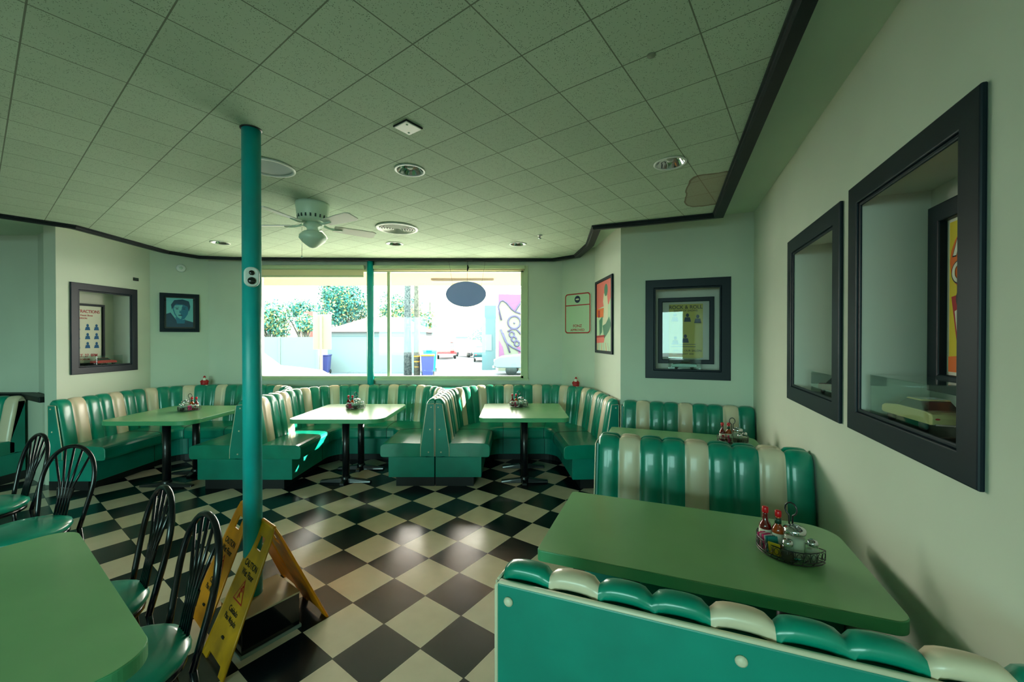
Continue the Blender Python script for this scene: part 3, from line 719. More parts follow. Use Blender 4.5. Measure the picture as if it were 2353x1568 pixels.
def caddy_set(cx, cy, rz, where, full=False, flip=1):
    z = .7607; mx = Matrix.Translation((cx, cy, z)) @ Matrix.Rotation(rz, 4, 'Z')
    def at(x, y, dz=.0085): return mx @ Vector((x, y, dz))
    place('cad', mx.translation, rz, 'black wire condiment caddy on '+where)
    f_ = flip
    place('h0', at(-.081*f_, .020), rz, 'dark red hot sauce bottle with red cap in caddy on '+where)
    place('h1', at(-.034*f_, .022), rz, 'orange sauce bottle with green neck and red cap in caddy on '+where)
    place('su', at(.029*f_, .008), rz, 'glass sugar dispenser with metal lid in caddy on '+where)
    place('sa', at(.084*f_, .020), rz, 'salt shaker full of white grains in caddy on '+where)
    place('pe', at(.030*f_, -.053), rz, 'pepper shaker with dark grounds in caddy on '+where)
    if full:
        for i in range(4):
            place('p0' if i % 2 == 0 else 'p1', at(-.072+i*.009, -.018-.002*i, .010), rz+R(70), ('pink' if i % 2 == 0 else 'pale pink')+' sugar packet standing at left end of caddy on '+where, R(-8))
        for i in range(2): place('p2', at(-.032+i*.008, -.030, .010), rz+R(60), 'teal sweetener packet standing in middle of caddy on '+where, R(-14))
        place('p3', at(-.012, -.056, .012), rz+R(10), 'yellow sweetener packet leaning forward in caddy on '+where, R(20))
    else:
        place('p0', at(-.040*f_, -.030, .010), rz+R(60), 'pink sugar packet in caddy on '+where, R(-8))
cF = TN(.436, 1.842); caddy_set(cF[0], cF[1], R(-56), 'near right table', True)
caddy_set(-3.80, 4.68, R(10), 'far left corner table', flip=-1)
caddy_set(-1.90, 4.82, R(0), 'middle window table')
caddy_set(.085, 4.95, R(0), 'right window table')
caddy_set(1.80, 3.24, R(-15), 'alcove table')

# ------------------------------------------------------------------ figurines
def figurine(x, y, rz, label):
    t = empty('christmas_figurine', (x, y, .9155), rz, label, 'figurine', 'small holiday figurines')
    MB().lathe([(.035, 0), (.038, .004), (.038, .014), (.030, .018)], n=20).build('stand', mInk, t)
    MB().lathe([(.030, .018), (.042, .030), (.046, .055), (.038, .085), (.026, .105), (.018, .112)], n=20).build('coat', mRed, t)
    MB().lathe([(.043, .020), (.046, .026), (.044, .033)], n=20).build('fur_trim', mPaper, t)
    MB().ball((0, 0, .122), .019).build('head', mFlesh, t)
    b = MB(); b.ball((0, -.016, .104), .021, sc=(1, .7, 1.3)); b.build('beard', mPaper, t)
    b = MB(); b.lathe([(.020, .130), (.017, .142), (.008, .158), (.0001, .166)], n=16); b.build('hat', mRed, t)
    b = MB(); b.lathe([(.0205, .126), (.023, .130), (.0205, .135)], n=16); b.ball((0, 0, .168), .006); b.build('hat_trim', mPaper, t)
    for sx in (-1, 1):
        MB().tube([(sx*.022, 0, .098), (sx*.042, -.012, .080), (sx*.034, -.034, .066)], [.011, .011, .009], 8).build('arm', mRed, t)
    return t
figurine(-4.385, 5.70, R(35), 'small red and white holiday figurine on ledge in left window corner')
figurine(.885, 5.53, R(-25), 'small red and white holiday figurine on ledge below approval sign')

# ------------------------------------------------------------------ framed things
def frame_ring(x0, x1, z0, z1, w, y0, y1, parent, m=mBlack, name='frame', bev=.006, step=True):
    b = MB()
    def bar(pts):     # mitred bar
        vs = [(x, y, z) for y in (y0, y1) for x, z in pts]
        b.add(vs, [(0, 1, 2, 3), (7, 6, 5, 4), (0, 4, 5, 1), (1, 5, 6, 2), (2, 6, 7, 3), (3, 7, 4, 0)])
    bar([(x0, z0), (x1, z0), (x1-w, z0+w), (x0+w, z0+w)]); bar([(x0, z1), (x0+w, z1-w), (x1-w, z1-w), (x1, z1)])
    bar([(x0, z0), (x0+w, z0+w), (x0+w, z1-w), (x0, z1)]); bar([(x1, z0), (x1, z1), (x1-w, z1-w), (x1-w, z0+w)])
    if step:
        q = .022
        q = .016; b.box(x0+w-.001, x0+w+q, y0+.007, y1, z0+w, z1-w); b.box(x1-w-q, x1-w+.001, y0+.007, y1, z0+w, z1-w)
        b.box(x0+w, x1-w, y0+.007, y1, z0+w-.001, z0+w+q); b.box(x0+w, x1-w, y0+.007, y1, z1-w-q, z1-w+.001)
    return b.build(name, m, parent, bev)
def wroot(k, s, z, name, label, cat, off=0, group=None):
    p, a = onwall(k, s, z, off); return empty(name, p, a, label, cat, group)
def display_frame(k, s0, s1, z0, z1, w, label):
    sc, zc = (s0+s1)/2, (z0+z1)/2; t = wroot(k, sc, zc, 'shadow_box', label, 'shadow box', group='black framed display niches')
    frame_ring(s0-sc, s1-sc, z0-zc, z1-zc, w, -.018, -.001, t)
    return t
display_frame('right', 2.212, 3.040, 1.200, 2.288, .088, 'large black frame of display niche nearest camera on right wall')
display_frame('right', 1.225, 2.115, 1.198, 2.270, .092, 'black frame of display niche with dark red model car on right wall')
display_frame('alc', .257, 1.060, 1.190, 2.222, .085, 'black frame of display niche in alcove wall around yellow poster')
display_frame('left', .128, .893, 1.197, 2.247, .078, 'black frame of display niche on the far left wall')

def panel(x0, x1, z0, z1, y, m, parent, name='panel'): return MB().box(x0, x1, y, y+.002, z0, z1).build(name, m, parent)
def shape(pts, y, m, parent, name):   # flat printed shape, facing the room
    b = MB(); n = len(pts); b.add([(x, y, z) for x, z in pts]+[(x, y+.0004, z) for x, z in pts], [tuple(range(n)), tuple(range(n, 2*n))]+[(i, (i+1) % n, n+(i+1) % n, n+i) for i in range(n)])
    return b.build(name, m, parent)
def ell(cx, cz, rx, rz, n=20, a0=0, a1=360): return [(cx+rx*math.cos(R(a0+(a1-a0)*i/n)), cz+rz*math.sin(R(a0+(a1-a0)*i/n))) for i in range(n+(0 if a1-a0 == 360 else 1))]
mOr = mat('orange_print', (236, 110, 10), .5); mYl = mat('yellow_print', (222, 200, 30), .5); mOl = mat('olive_yellow_paper', (168, 160, 60), .5)
mSkin = mat('brown_print', (70, 50, 42), .6); mPinkP = mat('coral_print', (232, 110, 96), .5); mGrn = mat('green_print', (40, 120, 86), .5)
mCy1 = mat('pale_cyan_print', (112, 190, 195), .6); mCy2 = mat('mid_cyan_print', (14, 116, 150), .6); mCy3 = mat('deep_teal_print', (4, 62, 92), .6); mGry = mat('grey_mat_board', (176, 180, 168), .7)
mNavy = mat('navy_print', (14, 34, 66), .6); mCreamP = mat('cream_print', (214, 214, 180), .6)

# big right niche: framed concert poster + model car
t = wroot('right', 2.615, 1.765, 'framed_poster', 'orange and yellow concert poster in deep black frame inside nearest niche', 'poster', off=-.225)
frame_ring(-.241, .241, -.365, .365, .07, -.04, 0, t, step=False); panel(-.18, .18, -.30, .30, -.012, mPaper, t, 'mat_board')
art = panel(-.150, .150, -.282, .282, -.016, mYl, t, 'artwork')
shape(ell(.0, .13, .145, .135), -.0175, mOr, t, 'orange_disc'); shape([(-.135, .0), (.13, .04), (.13, -.20), (.02, -.21), (-.10, -.19)], -.0178, mRed, t, 'red_panel')
shape([(-.150, -.282), (.150, -.282), (.150, -.20), (-.150, -.225)], -.0178, mOr, t, 'orange_base')
text('R', .155, mInk, t, (-.092, -.0185, .150), shear=.4); text('R', .140, mPaper, t, (-.089, -.0195, .154), shear=.4)
text('CH', .125, mInk, t, (-.138, -.0185, .046), align='LEFT', sx=1.0); text('CH', .112, mPaper, t, (-.132, -.0195, .051), align='LEFT', sx=1.0)
f1 = shape([(-.115, -.055), (-.09, -.045), (-.04, -.04), (.0, -.06), (.0, -.225), (-.085, -.225), (-.10, -.15)], -.0185, mPaper, t, 'suited_figure')
shape(ell(-.078, -.01, .030, .038), -.019, mSkin, t, 'figure_head'); shape([(-.103, -.002), (-.05, -.008), (-.054, -.022), (-.096, -.018)], -.0196, mInk, t, 'sunglasses')
shape([(-.075, -.05), (-.055, -.05), (-.062, -.11)], -.0192, mRed, t, 'tie'); shape([(-.09, -.225), (-.02, -.225), (-.02, -.238), (-.095, -.236)], -.019, mInk, t, 'shoes')
# alcove niche poster
t = wroot('alc', .655, 1.693, 'framed_poster', 'yellow rock and roll show poster in black frame in alcove niche', 'poster', off=-.215)
frame_ring(-.275, .275, -.355, .355, .045, -.04, 0, t, step=False); panel(-.235, .235, -.32, .32, -.010, mGry, t, 'mat_board'); panel(-.165, .170, -.29, .285, -.013, mOl, t, 'artwork')
text('ROCK & ROLL', .052, mInk, t, (0, -.0145, .235)); text('SHOW OF SHOWS', .028, mInk, t, (0, -.0145, .205))
for cx, cz in ((-.105, .14), (.02, .135), (.12, .12), (-.1, -.11), (.0, -.09)):
    shape(ell(cx, cz+.03, .016, .02, 12), -.0145, mNavy, t, 'printed_portrait'); shape([(cx-.035, cz-.04), (cx+.035, cz-.04), (cx+.024, cz+.008), (cx-.024, cz+.008)], -.0145, mNavy, t, 'printed_portrait')
text('JAN 12  OUR SALON', .03, mInk, t, (.02, -.0145, -.225)); text('TONIGHT  8:00', .024, mInk, t, (0, -.0145, -.258))
for z in (-.15, -.175): MB().box(-.14, .10, -.0146, -.013, z, z+.006).build('text_line', mNavy, t)
MB().box(-.235, .235, -.036, -.033, -.315, .315).build('glass', mPane, t)
# left niche poster
t = wroot('left', .425, 1.645, 'framed_poster', 'white attractions poster with blue portraits in thin black frame, left niche', 'poster', off=-.225)
frame_ring(-.255, .255, -.36, .385, .026, -.03, 0, t, step=False); panel(-.23, .23, -.34, .36, -.010, mPaper, t, 'artwork')
text('STAR ATTRACTIONS', .052, mRed, t, (.0, -.0115, .275), sx=.85); text('America\'s Finest Show', .028, mRed, t, (0, -.0115, .235)); text('IN PERSON', .026, mRed, t, (0, -.0115, .20))
for ix in (-.15, -.04, .07, .17):
    for iz in (.10, -.01, -.12):
        shape(ell(ix, iz+.022, .014, .019, 10), -.0115, mBlueInk, t, 'printed_portrait'); shape([(ix-.03, iz-.035), (ix+.028, iz-.035), (ix+.02, iz+.006), (ix-.02, iz+.004)], -.0115, mBlueInk, t, 'printed_portrait')
text('SUN. OCT. 27  8PM', .05, mRed, t, (0, -.0115, -.26), sx=.85); text('AUDITORIUM', .03, mRed, t, (0, -.0115, -.30))
# portrait on the left corner wall
t = wroot('diagL', .313, 1.97, 'framed_portrait', 'square black frame with blue-tinted portrait of a person, left corner wall', 'picture')
frame_ring(-.215, .215, -.27, .27, .05, -.03, -.001, t, step=False); panel(-.170, .170, -.225, .225, -.008, mInk, t, 'mat_board')
panel(-.145, .145, -.20, .205, -.0105, mCy1, t, 'artwork')
shape([(-.145, -.20), (-.145, -.02), (-.10, .0), (-.04, -.10), (.06, -.10), (.145, -.13), (.145, -.20)], -.0112, mCy3, t, 'dark_collar')
shape([(-.03, -.075), (.012, -.10), (.05, -.085), (.085, -.02), (.098, .05), (.09, .12), (.0, .15), (-.07, .12), (-.075, .04), (-.06, -.02)], -.0118, mCy2, t, 'face'); shape([(-.055, .10), (.03, .11), (.02, .06), (.005, .0), (.02, -.06), (.01, -.09), (-.025, -.065), (-.05, -.01), (-.065, .05)], -.0122, mCy1, t, 'lit_cheek'); shape([(-.05, -.06), (-.02, -.075), (.03, -.10), (.06, -.09), (.05, -.15), (-.03, -.15)], -.0116, mCy2, t, 'neck')
shape([(-.085, .04), (-.095, .11), (-.06, .175), (.03, .19), (.10, .165), (.115, .09), (.10, .02), (.085, .09), (.04, .115), (-.04, .125), (-.065, .09)], -.0126, mCy3, t, 'hair')
for x in (-.03, .045): shape(ell(x, .055, .018, .007, 10), -.0128, mCy3, t, 'eye'); shape([(x-.024, .072), (x+.022, .076), (x+.022, .083), (x-.024, .079)], -.0128, mCy3, t, 'eyebrow')
shape([(.0, .04), (.018, .0), (-.008, -.004)], -.0128, mCy2, t, 'nose'); shape(ell(.005, -.035, .026, .008, 10), -.0128, mCy3, t, 'mouth')
MB().box(-.170, .170, -.026, -.024, -.225, .225).build('glass', mPane, t)
# tall poster on the bay wall
t = wroot('bay', .463, 1.888, 'framed_poster', 'tall thin-framed coral and green illustrated poster right of approval sign', 'poster')
frame_ring(-.36, .36, -.465, .465, .035, -.025, -.001, t, step=False); panel(-.325, .325, -.43, .43, -.008, mMint, t, 'artwork')
shape([(-.325, .43), (.325, .43), (.325, .25), (.2, .13), (-.325, .10)], -.0085, mPinkP, t, 'coral_field'); shape([(-.325, .10), (.0, .10), (-.02, -.02), (-.325, .0)], -.0088, mOr, t, 'orange_field')
shape([(.0, .28), (.14, .24), (.18, .1), (.15, -.1), (.25, -.20), (.05, -.25), (-.05, -.1), (.03, .05), (-.03, .18)], -.0092, mCreamP, t, 'figure'); shape(ell(.09, .31, .07, .075), -.0096, mGrn, t, 'green_hair')
shape([(-.05, -.12), (.08, -.10), (.22, -.02), (.30, -.12), (.2, -.2), (.02, -.28)], -.0099, mGrn, t, 'green_dress'); shape([(-.2, -.05), (-.05, .0), (-.08, -.2), (-.18, -.25)], -.0099, mGrn, t, 'green_dress')
shape([(-.325, -.245), (.05, -.235), (.05, -.26), (-.325, -.27)], -.0099, mRed, t, 'red_line'); shape([(-.325, -.27), (.05, -.26), (.0, -.33), (-.32, -.34)], -.0094, mPinkP, t, 'coral_field')
shape([(-.26, .08), (-.17, .08), (-.17, -.01), (-.26, -.01)], -.0096, mRed, t, 'red_block')
for i in range(6): shape([(-.30+i*.10, -.43), (-.28+i*.10, -.43), (-.24+i*.08, -.33), (-.25+i*.08, -.33)], -.0094, mGry if i % 2 else mPinkP, t, 'ground_stroke')
# approval sign
t = wroot('diagR', .288, 1.962, 'approval_sign', 'cream metal sign with red rounded border and words FONZ APPROVED', 'sign')
b = MB(); rx = Matrix.Rotation(R(90), 4, 'X'); b.prism(rrect(-.235, .235, -.292, .292, .05, 6), .002, .006, mx=rx); b.build('plate', mMint, t)
def ring(x0, x1, z0, z1, rad, wd_, y):
    o_ = rrect(x0, x1, z0, z1, rad, 6); i_ = rrect(x0+wd_, x1-wd_, z0+wd_, z1-wd_, rad-wd_*.6, 6); n = len(o_); b = MB()
    b.add([(x, y, z) for x, z in o_]+[(x, y, z) for x, z in i_], [(i, (i+1) % n, n+(i+1) % n, n+i) for i in range(n)]); return b
ring(-.225, .225, -.282, .282, .045, .017, -.0066).build('red_border', mRed, t)
shape([(-.21, .108), (.21, .108), (.21, .122), (-.21, .122)], -.0070, mRed, t, 'red_divider'); shape(ell(0, .197, .050, .050, 28), -.0070, mNavy, t, 'round_emblem')
shape(ell(0, .197, .032, .012, 14), -.0076, mCreamP, t, 'emblem_band')
text('FONZ', .055, mRed, t, (0, -.0070, -.195), sx=1.05); text('APPROVED', .048, mRed, t, (0, -.0070, -.25), sx=1.05)

# ------------------------------------------------------------------ model cars in clear cases
def car(root, L, body, scale_w=.40, hcab=.5, glass=mLens, wheel_m=mInk, hub=mChrome):
    """simple saloon: length L along local X, nose to +X"""
    W = L*scale_w; H = L*.29; zr = L*.065
    sec = [(-.50, .17, .12), (-.49, .19, .27), (-.40, .20, .31), (-.12, .21, .33), (.18, .21, .32), (.40, .20, .29), (.49, .19, .23), (.50, .17, .12)]
    prof = [(-.50, .10), (-.505, .22), (-.49, .295), (-.40, .32), (-.25, .33), (.16, .33), (.30, .31), (.44, .285), (.495, .24), (.505, .12), (.47, .085), (-.46, .085)]
    prof = [(x*L, z*L*.62+zr*.55) for x, z in prof]
    b = MB(); n = len(prof); lay = []
    for yy, k in ((-.5, .93), (-.47, .985), (-.3, 1), (.3, 1), (.47, .985), (.5, .93)):
        zc = .13*L; lay.append([(x*(.98+.02*k), yy*W, (z-zc)*k+zc) for x, z in prof])
    vs = [p for l in lay for p in l]; fs = [(i*n+j, i*n+(j+1) % n, (i+1)*n+(j+1) % n, (i+1)*n+j) for i in range(len(lay)-1) for j in range(n)]
    b.add(vs, fs, 0, False); b.add(lay[0], [tuple(range(n))]); b.add(lay[-1], [tuple(reversed(range(n)))])
    bo = b.build('car_body', body, root, L*.008)
    z0 = .33*.62*L+zr*.55-.004*L; z1 = z0+.105*L
    def cab(x0, x1, x2, x3, w0, w1, za, zb, m, nm_):
        vs = [(x0, -w0, za), (x1, -w0, za), (x1, w0, za), (x0, w0, za), (x2, -w1, zb), (x3, -w1, zb), (x3, w1, zb), (x2, w1, zb)]
        return MB().add(vs, [(0, 3, 2, 1), (4, 5, 6, 7), (0, 1, 5, 4), (1, 2, 6, 5), (2, 3, 7, 6), (3, 0, 4, 7)]).build(nm_, m, root, L*.006)
    cab(-.30*L, .20*L, -.20*L, .07*L, W*.44, W*.36, z0, z1, glass, 'windows'); cab(-.215*L, .08*L, -.19*L, .055*L, W*.375, W*.34, z1-.002*L, z1+.014*L, body, 'roof')
    for x in (-.31, .31):
        for sy in (-1, 1):
            q = Matrix.Translation((x*L, sy*W*.44, zr)) @ Matrix.Rotation(R(90)*sy, 4, 'X')
            w = MB().lathe([(.0001, -.02*L), (zr*.95, -.02*L), (zr, -.012*L), (zr, .014*L), (zr*.92, .02*L), (zr*.5, .02*L)], n=20, mx=q).build('wheel', wheel_m, root)
            MB().lathe([(zr*.55, .0205*L), (zr*.5, .023*L), (.0001, .025*L)], n=16, mx=q).build('hubcap', hub, w)
    for sy in (-1, 1):
        MB().ball((.50*L, sy*W*.38, .165*L), .022*L, 10, sc=(.4, 1, .8)).build('headlight', mWhitePl, root); MB().ball((-.503*L, sy*W*.38, .165*L), .02*L, 10, sc=(.3, 1.3, .6)).build('tail_light', mRed, root)
    MB().box(.497*L, .52*L, -W*.45, W*.45, .085*L, .11*L).build('bumper', mChrome, root, L*.004); MB().box(-.52*L, -.497*L, -W*.45, W*.45, .085*L, .11*L).build('bumper', mChrome, root, L*.004)
mCream = mat('cream_car_paint', (190, 180, 120), .2, coat=.8); mDkRed = mat('dark_red_car_paint', (96, 14, 22), .2, coat=.8); mRedC = mat('red_car_paint', (200, 24, 28), .2, coat=.8); mGrnC = mat('green_car_paint', (70, 130, 110), .2, coat=.8)
def toy(k, s, zf, L, paint, rot, off, lab, lab2, case):
    t = wroot(k, s, zf, 'display_case', lab2, 'display case', off=-off, group='clear cases for model cars')
    cw, cd, chh = case
    MB().box(-cw/2, cw/2, -cd/2, cd/2, 0, .018).build('case_base', mIron, t, .003)
    b = MB(); q = .003; z1 = chh
    b.box(-cw/2, cw/2, -cd/2, -cd/2+q, .018, z1); b.box(-cw/2, cw/2, cd/2-q, cd/2, .018, z1); b.box(-cw/2, -cw/2+q, -cd/2+q, cd/2-q, .018, z1); b.box(cw/2-q, cw/2, -cd/2+q, cd/2-q, .018, z1); b.box(-cw/2, cw/2, -cd/2, cd/2, z1, z1+q)
    b.build('clear_cover', mAcryl, t)
    p, a = onwall(k, s, zf+.0185, -off); c_ = empty('model_car', p, a+rot, lab, 'model car', 'model cars in clear cases'); car(c_, L, paint)
toy('right', 2.565, 1.270, .29, mCream, R(180)+R(4), .092, 'cream model car with chrome wheels in clear case, nearest niche on right wall', 'clear case with dark base holding cream model car, nearest niche on right wall', (.40, .168, .185))
toy('right', 1.72, 1.270, .27, mDkRed, R(180)+R(6), .12, 'dark red model car in second niche along right wall', 'clear case over dark red model car in second niche on right wall', (.34, .18, .14))
toy('alc', .64, 1.270, .24, mGrnC, R(176), .10, 'small green model car below yellow poster in alcove niche', 'clear case over green model car in alcove niche', (.31, .16, .13))
toy('left', .575, 1.267, .24, mRedC, R(4), .10, 'small red model car in niche on far left wall', 'clear case over red model car in niche on far left wall', (.31, .16, .13))
# small wall devices
t = wroot('diagL', .328, 2.60, 'wall_device', 'small round white device high on the left corner wall', 'wall device')  # round device, much like a thermostat
q = Matrix.Rotation(R(90), 4, 'X'); MB().lathe([(.055, .001), (.055, .018), (.045, .026), (.0001, .028)], n=24, mx=q).build('cover', mWhitePl, t); MB().lathe([(.02, .028), (.018, .031), (.0001, .032)], n=14, mx=q).build('sensor_dome', mFan, t)
t = wroot('left', .885, 2.385, 'wall_sticker', 'tiny dark rectangular tag above left display frame', 'tag'); MB().box(-.035, .035, -.006, -.001, -.02, .02).build('plate', mInk, t); MB().box(-.028, .028, -.0068, -.006, .002, .008).build('printed_line', mGrn, t)

# ------------------------------------------------------------------ ceiling fittings
def downlight(x, y, label, rad=.092):
    t = empty('recessed_downlight', (x, y, CEIL), 0, label, 'ceiling light', 'round recessed downlights')
    MB().lathe([(rad*1.0, 0), (rad*1.12, -.002), (rad*1.12, -.006), (rad*.97, -.007), (rad*.95, -.001)], n=32, caps=False).build('trim_ring', mWhitePl, t)
    MB().lathe([(rad*.95, -.0015), (rad*.80, .02), (rad*.55, .045), (.0001, .05)], n=32, caps=False).build('reflector', mChrome, t)
    MB().lathe([(.018, .045), (.026, .03), (.02, .012), (.0001, .006)], n=16).build('lamp', mWhitePl, t)
# holes for the cans: the reflectors sit in the thickness of the tile, cut with a boolean
LP = [(-.696, 2.735, 'chrome recessed downlight in middle of ceiling, between ceiling fan and exit of trim'), (1.035, 2.625, 'recessed downlight near water stain at right of ceiling'), (-3.495, 4.80, 'recessed downlight left of front column, near left trim'), (-1.421, 4.85, 'small-looking recessed downlight behind the round vent'), (.072, 4.87, 'recessed downlight above the hanging oval sign')]
LP[0] = (LP[0][0], LP[0][1], 'brightest recessed downlight in middle of ceiling, right of the fan')
for x, y, l in LP: downlight(x, y, l)
t = empty('ceiling_speaker', (-1.625, 2.69, CEIL), 0, 'large round grey ceiling speaker half hidden by front column', 'ceiling speaker')
MB().lathe([(.135, 0), (.155, -.003), (.155, -.009), (.137, -.010), (.133, 0)], n=40, caps=False).build('trim_ring', mWhitePl, t)
MB().lathe([(.138, -.003), (.12, .008), (.06, .018), (.0001, .02)], n=40).build('grille', mat('grey_grille', (130, 150, 145), .4, metal=.3), t)
t = empty('ceiling_vent', (-1.192, 4.16, CEIL), 0, 'round white ceiling air diffuser with concentric louvres behind fan', 'vent')
MB().lathe([(.185, 0), (.215, -.004), (.215, -.012), (.19, -.016), (.18, -.002)], n=40, caps=False).build('outer_ring', mWhitePl, t)
MB().lathe([(.183, -.002), (.0001, -.001)], n=40).build('backing', mInk, t)  # ceiling is uncut here: black disc puts in the shade between the louvres
for i, rr_ in enumerate((.165, .140, .115, .09, .065, .04)): MB().lathe([(rr_, -.003), (rr_+.006, -.015-.001*i), (rr_+.003, -.016-.001*i), (rr_-.003, -.004)], n=36, caps=False).build('louvre', mWhitePl, t)
t = empty('ceiling_sensor', (-.564, 2.175, CEIL), .9322, 'square white plate with dark edge on near part of ceiling', 'sensor plate')
MB().box(-.056, .056, -.056, .056, -.008, 0).build('plate_rim', mInk, t, .002); MB().box(-.052, .052, -.052, .052, -.012, -.006).build('plate', mWhitePl, t, .003)
MB().lathe([(.006, -.014), (.006, -.011)], (.03, .03, 0), 10).build('screw', mGrn, t); MB().lathe([(.006, -.014), (.006, -.011)], (-.03, -.03, 0), 10).build('screw', mGrn, t)
def sprinkler(x, y, label):
    t = empty('fire_sprinkler', (x, y, CEIL), R(20), label, 'sprinkler', 'ceiling sprinklers')
    MB().lathe([(.03, 0), (.028, -.006), (.012, -.008)], n=20).build('escutcheon', mWhitePl, t)
    MB().lathe([(.009, -.006), (.008, -.03), (.018, -.034), (.018, -.037), (.0001, -.038)], n=14).build('head', mChrome, t)
sprinkler(.309, 4.46, 'small metal fire sprinkler on ceiling above right window booth')
t = empty('ceiling_smudge_disc', (.565, 1.63, CEIL), 0, 'tiny flush disc for a faint smudge on ceiling at upper right', 'ceiling smudge'); MB().lathe([(.018, 0), (.017, -.003), (.0001, -.004)], n=18).build('cover', mat('smudge_tone', (128, 138, 118), .7), t)  # thin disc added in place of a faint smudge on the tiles
# ceiling fan
fx, fy = -1.70, 3.42
t = empty('ceiling_fan', (fx, fy, CEIL), 0, 'white five-blade ceiling fan with tulip light and pull chain', 'ceiling fan')
MB().lathe([(.133, 0), (.135, -.02), (.125, -.10), (.112, -.145), (.095, -.16), (.06, -.165)], n=36).build('motor_housing', mFan, t)
b = MB()
for i in range(20):
    a = 2*math.pi*i/20; b.box(.104, .122, -.006, .006, -.135, -.108, mx=Matrix.Rotation(a, 4, 'Z'))
b.build('cooling_slots', mFanDk, t)
MB().lathe([(.07, -.165), (.075, -.19), (.05, -.205), (.045, -.225), (.055, -.235)], n=28).build('switch_housing', mFan, t)
MB().lathe([(.05, -.232), (.078, -.243), (.104, -.270), (.108, -.298), (.094, -.318), (.084, -.330), (.06, -.350), (.03, -.372), (.0001, -.38)], n=12).build('glass_shade', mFan, t)
for i, an in enumerate((39, -31, -105, 180, 108)):
    q = Matrix.Rotation(R(an), 4, 'Z')
    bl_ = MB(); pt = Matrix.Translation((0, 0, -.185)) @ q @ Matrix.Rotation(R(11), 4, 'X')
    q2 = q @ Matrix.Translation((0, 0, -.185)) @ Matrix.Rotation(R(-13), 4, 'X')
    bl_.prism([(.17, -.048), (.36, -.060), (.50, -.062), (.53, -.045), (.53, .045), (.50, .062), (.36, .060), (.17, .048)], -.004, .004, mx=q2)
    o = bl_.build('blade', mBlade, t, .002)
    MB().tube([(.09, 0, -.175), (.13, 0, -.190), (.17, 0, -.192), (.24, 0, -.190)], [.010, .009, .012, .008], 8, mx=q).build('blade_arm', mFan, o)
MB().tube([(-.05, -.08, -.22), (-.052, -.082, -.46)], .0016, 5).build('pull_chain', mChrome, t)
MB().ball((-.052, -.082, -.468), .009, 10).build('chain_knob', mFan, t)

# oval sign hanging in the window
t = empty('hanging_oval_sign', (-.66, 5.74, 2.245), 0, 'dark blue-grey oval sign back hanging on cords in window', 'sign')
MB().prism(ell(0, 0, .285, .178, 48), -.012, .012, mx=Matrix.Rotation(R(90), 4, 'X')).build('board', mSlate, t, .004)
MB().tube([(x, 0, z) for x, z in ell(0, 0, .285, .178, 48)], .006, 6, closed=True).build('rim', mBlind, t)
MB().tube([(-.25, 0, .50), (-.19, 0, .132)], .0016, 5).build('hanging_cord', mInk, t); MB().tube([(.28, 0, .50), (.22, 0, .112)], .0016, 5).build('hanging_cord', mInk, t)
MB().tube([(.03, 0, .50), (.02, 0, .40), (.02, -.01, .30), (.02, 0, .175)], .0022, 6).build('power_cord', mInk, t)
MB().tube([(.022, -.004, .42), (.03, -.004, .38), (.02, -.004, .33)], [.006, .014, .008], 8).build('plug', mInk, t)
MB().box(.0, .09, -.02, .02, .475, .50).build('ceiling_hook', mInk, t, .004)

# ------------------------------------------------------------------ outside
GZ = -.17
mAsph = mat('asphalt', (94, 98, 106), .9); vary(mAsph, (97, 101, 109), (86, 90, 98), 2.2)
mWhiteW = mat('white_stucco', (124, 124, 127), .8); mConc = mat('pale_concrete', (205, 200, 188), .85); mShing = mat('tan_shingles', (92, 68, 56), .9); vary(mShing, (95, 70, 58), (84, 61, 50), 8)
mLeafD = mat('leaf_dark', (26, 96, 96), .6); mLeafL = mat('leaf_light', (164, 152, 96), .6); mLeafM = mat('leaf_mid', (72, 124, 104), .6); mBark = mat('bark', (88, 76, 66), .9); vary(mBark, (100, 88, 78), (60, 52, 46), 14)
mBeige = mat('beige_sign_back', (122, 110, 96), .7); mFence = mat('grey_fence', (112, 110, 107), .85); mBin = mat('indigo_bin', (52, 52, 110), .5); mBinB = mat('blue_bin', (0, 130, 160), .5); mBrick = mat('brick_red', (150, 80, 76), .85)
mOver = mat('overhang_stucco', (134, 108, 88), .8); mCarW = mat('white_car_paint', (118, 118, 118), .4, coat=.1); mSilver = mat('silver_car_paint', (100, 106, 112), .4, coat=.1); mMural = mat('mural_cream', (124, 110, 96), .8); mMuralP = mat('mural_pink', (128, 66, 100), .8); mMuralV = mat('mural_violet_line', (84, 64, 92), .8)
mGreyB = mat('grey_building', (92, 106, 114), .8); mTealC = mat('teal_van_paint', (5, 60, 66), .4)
def flat_box(name, x0, x1, y0, y1, z0, z1, m, label, cat, group=None, bev=0):
    o = MB().box(x0, x1, y0, y1, z0, z1).build(name, m, None, bev); tag(o, label, cat, group); return o
gr = MB(); gr.box(-60, 60, 6.02, 120, GZ-.1, GZ); gr.box(-60, -9.7, -30, 6.02, GZ-.1, GZ); gr.box(-60, 60, -40, -4.7, GZ-.1, GZ); struct(gr.build('ground', mAsph))
struct(MB().prism([(-9.8, 6.0), (5.0, 6.0), (5.0, 8.15), (1.0, 8.15), (.3, 8.75), (-9.8, 8.75)], 2.76, 2.95).build('roof_overhang', mOver))  # deeper left part is shaped to keep sun off the far left booth
struct(MB().box(-9.8, 5.0, 6.0, 13.5, GZ, GZ+.03).build('sidewalk', mConc))
t = empty('tube_light_fixture', (-.95, 7.7, 2.72), 0, 'slim fluorescent tube fixture under the outside overhang', 'light fixture'); MB().box(-.6, .6, -.04, .04, 0, .04).build('housing', mBeige, t); MB().tube([(-.58, 0, -.012), (.58, 0, -.012)], .013).build('tube', mWhitePl, t)
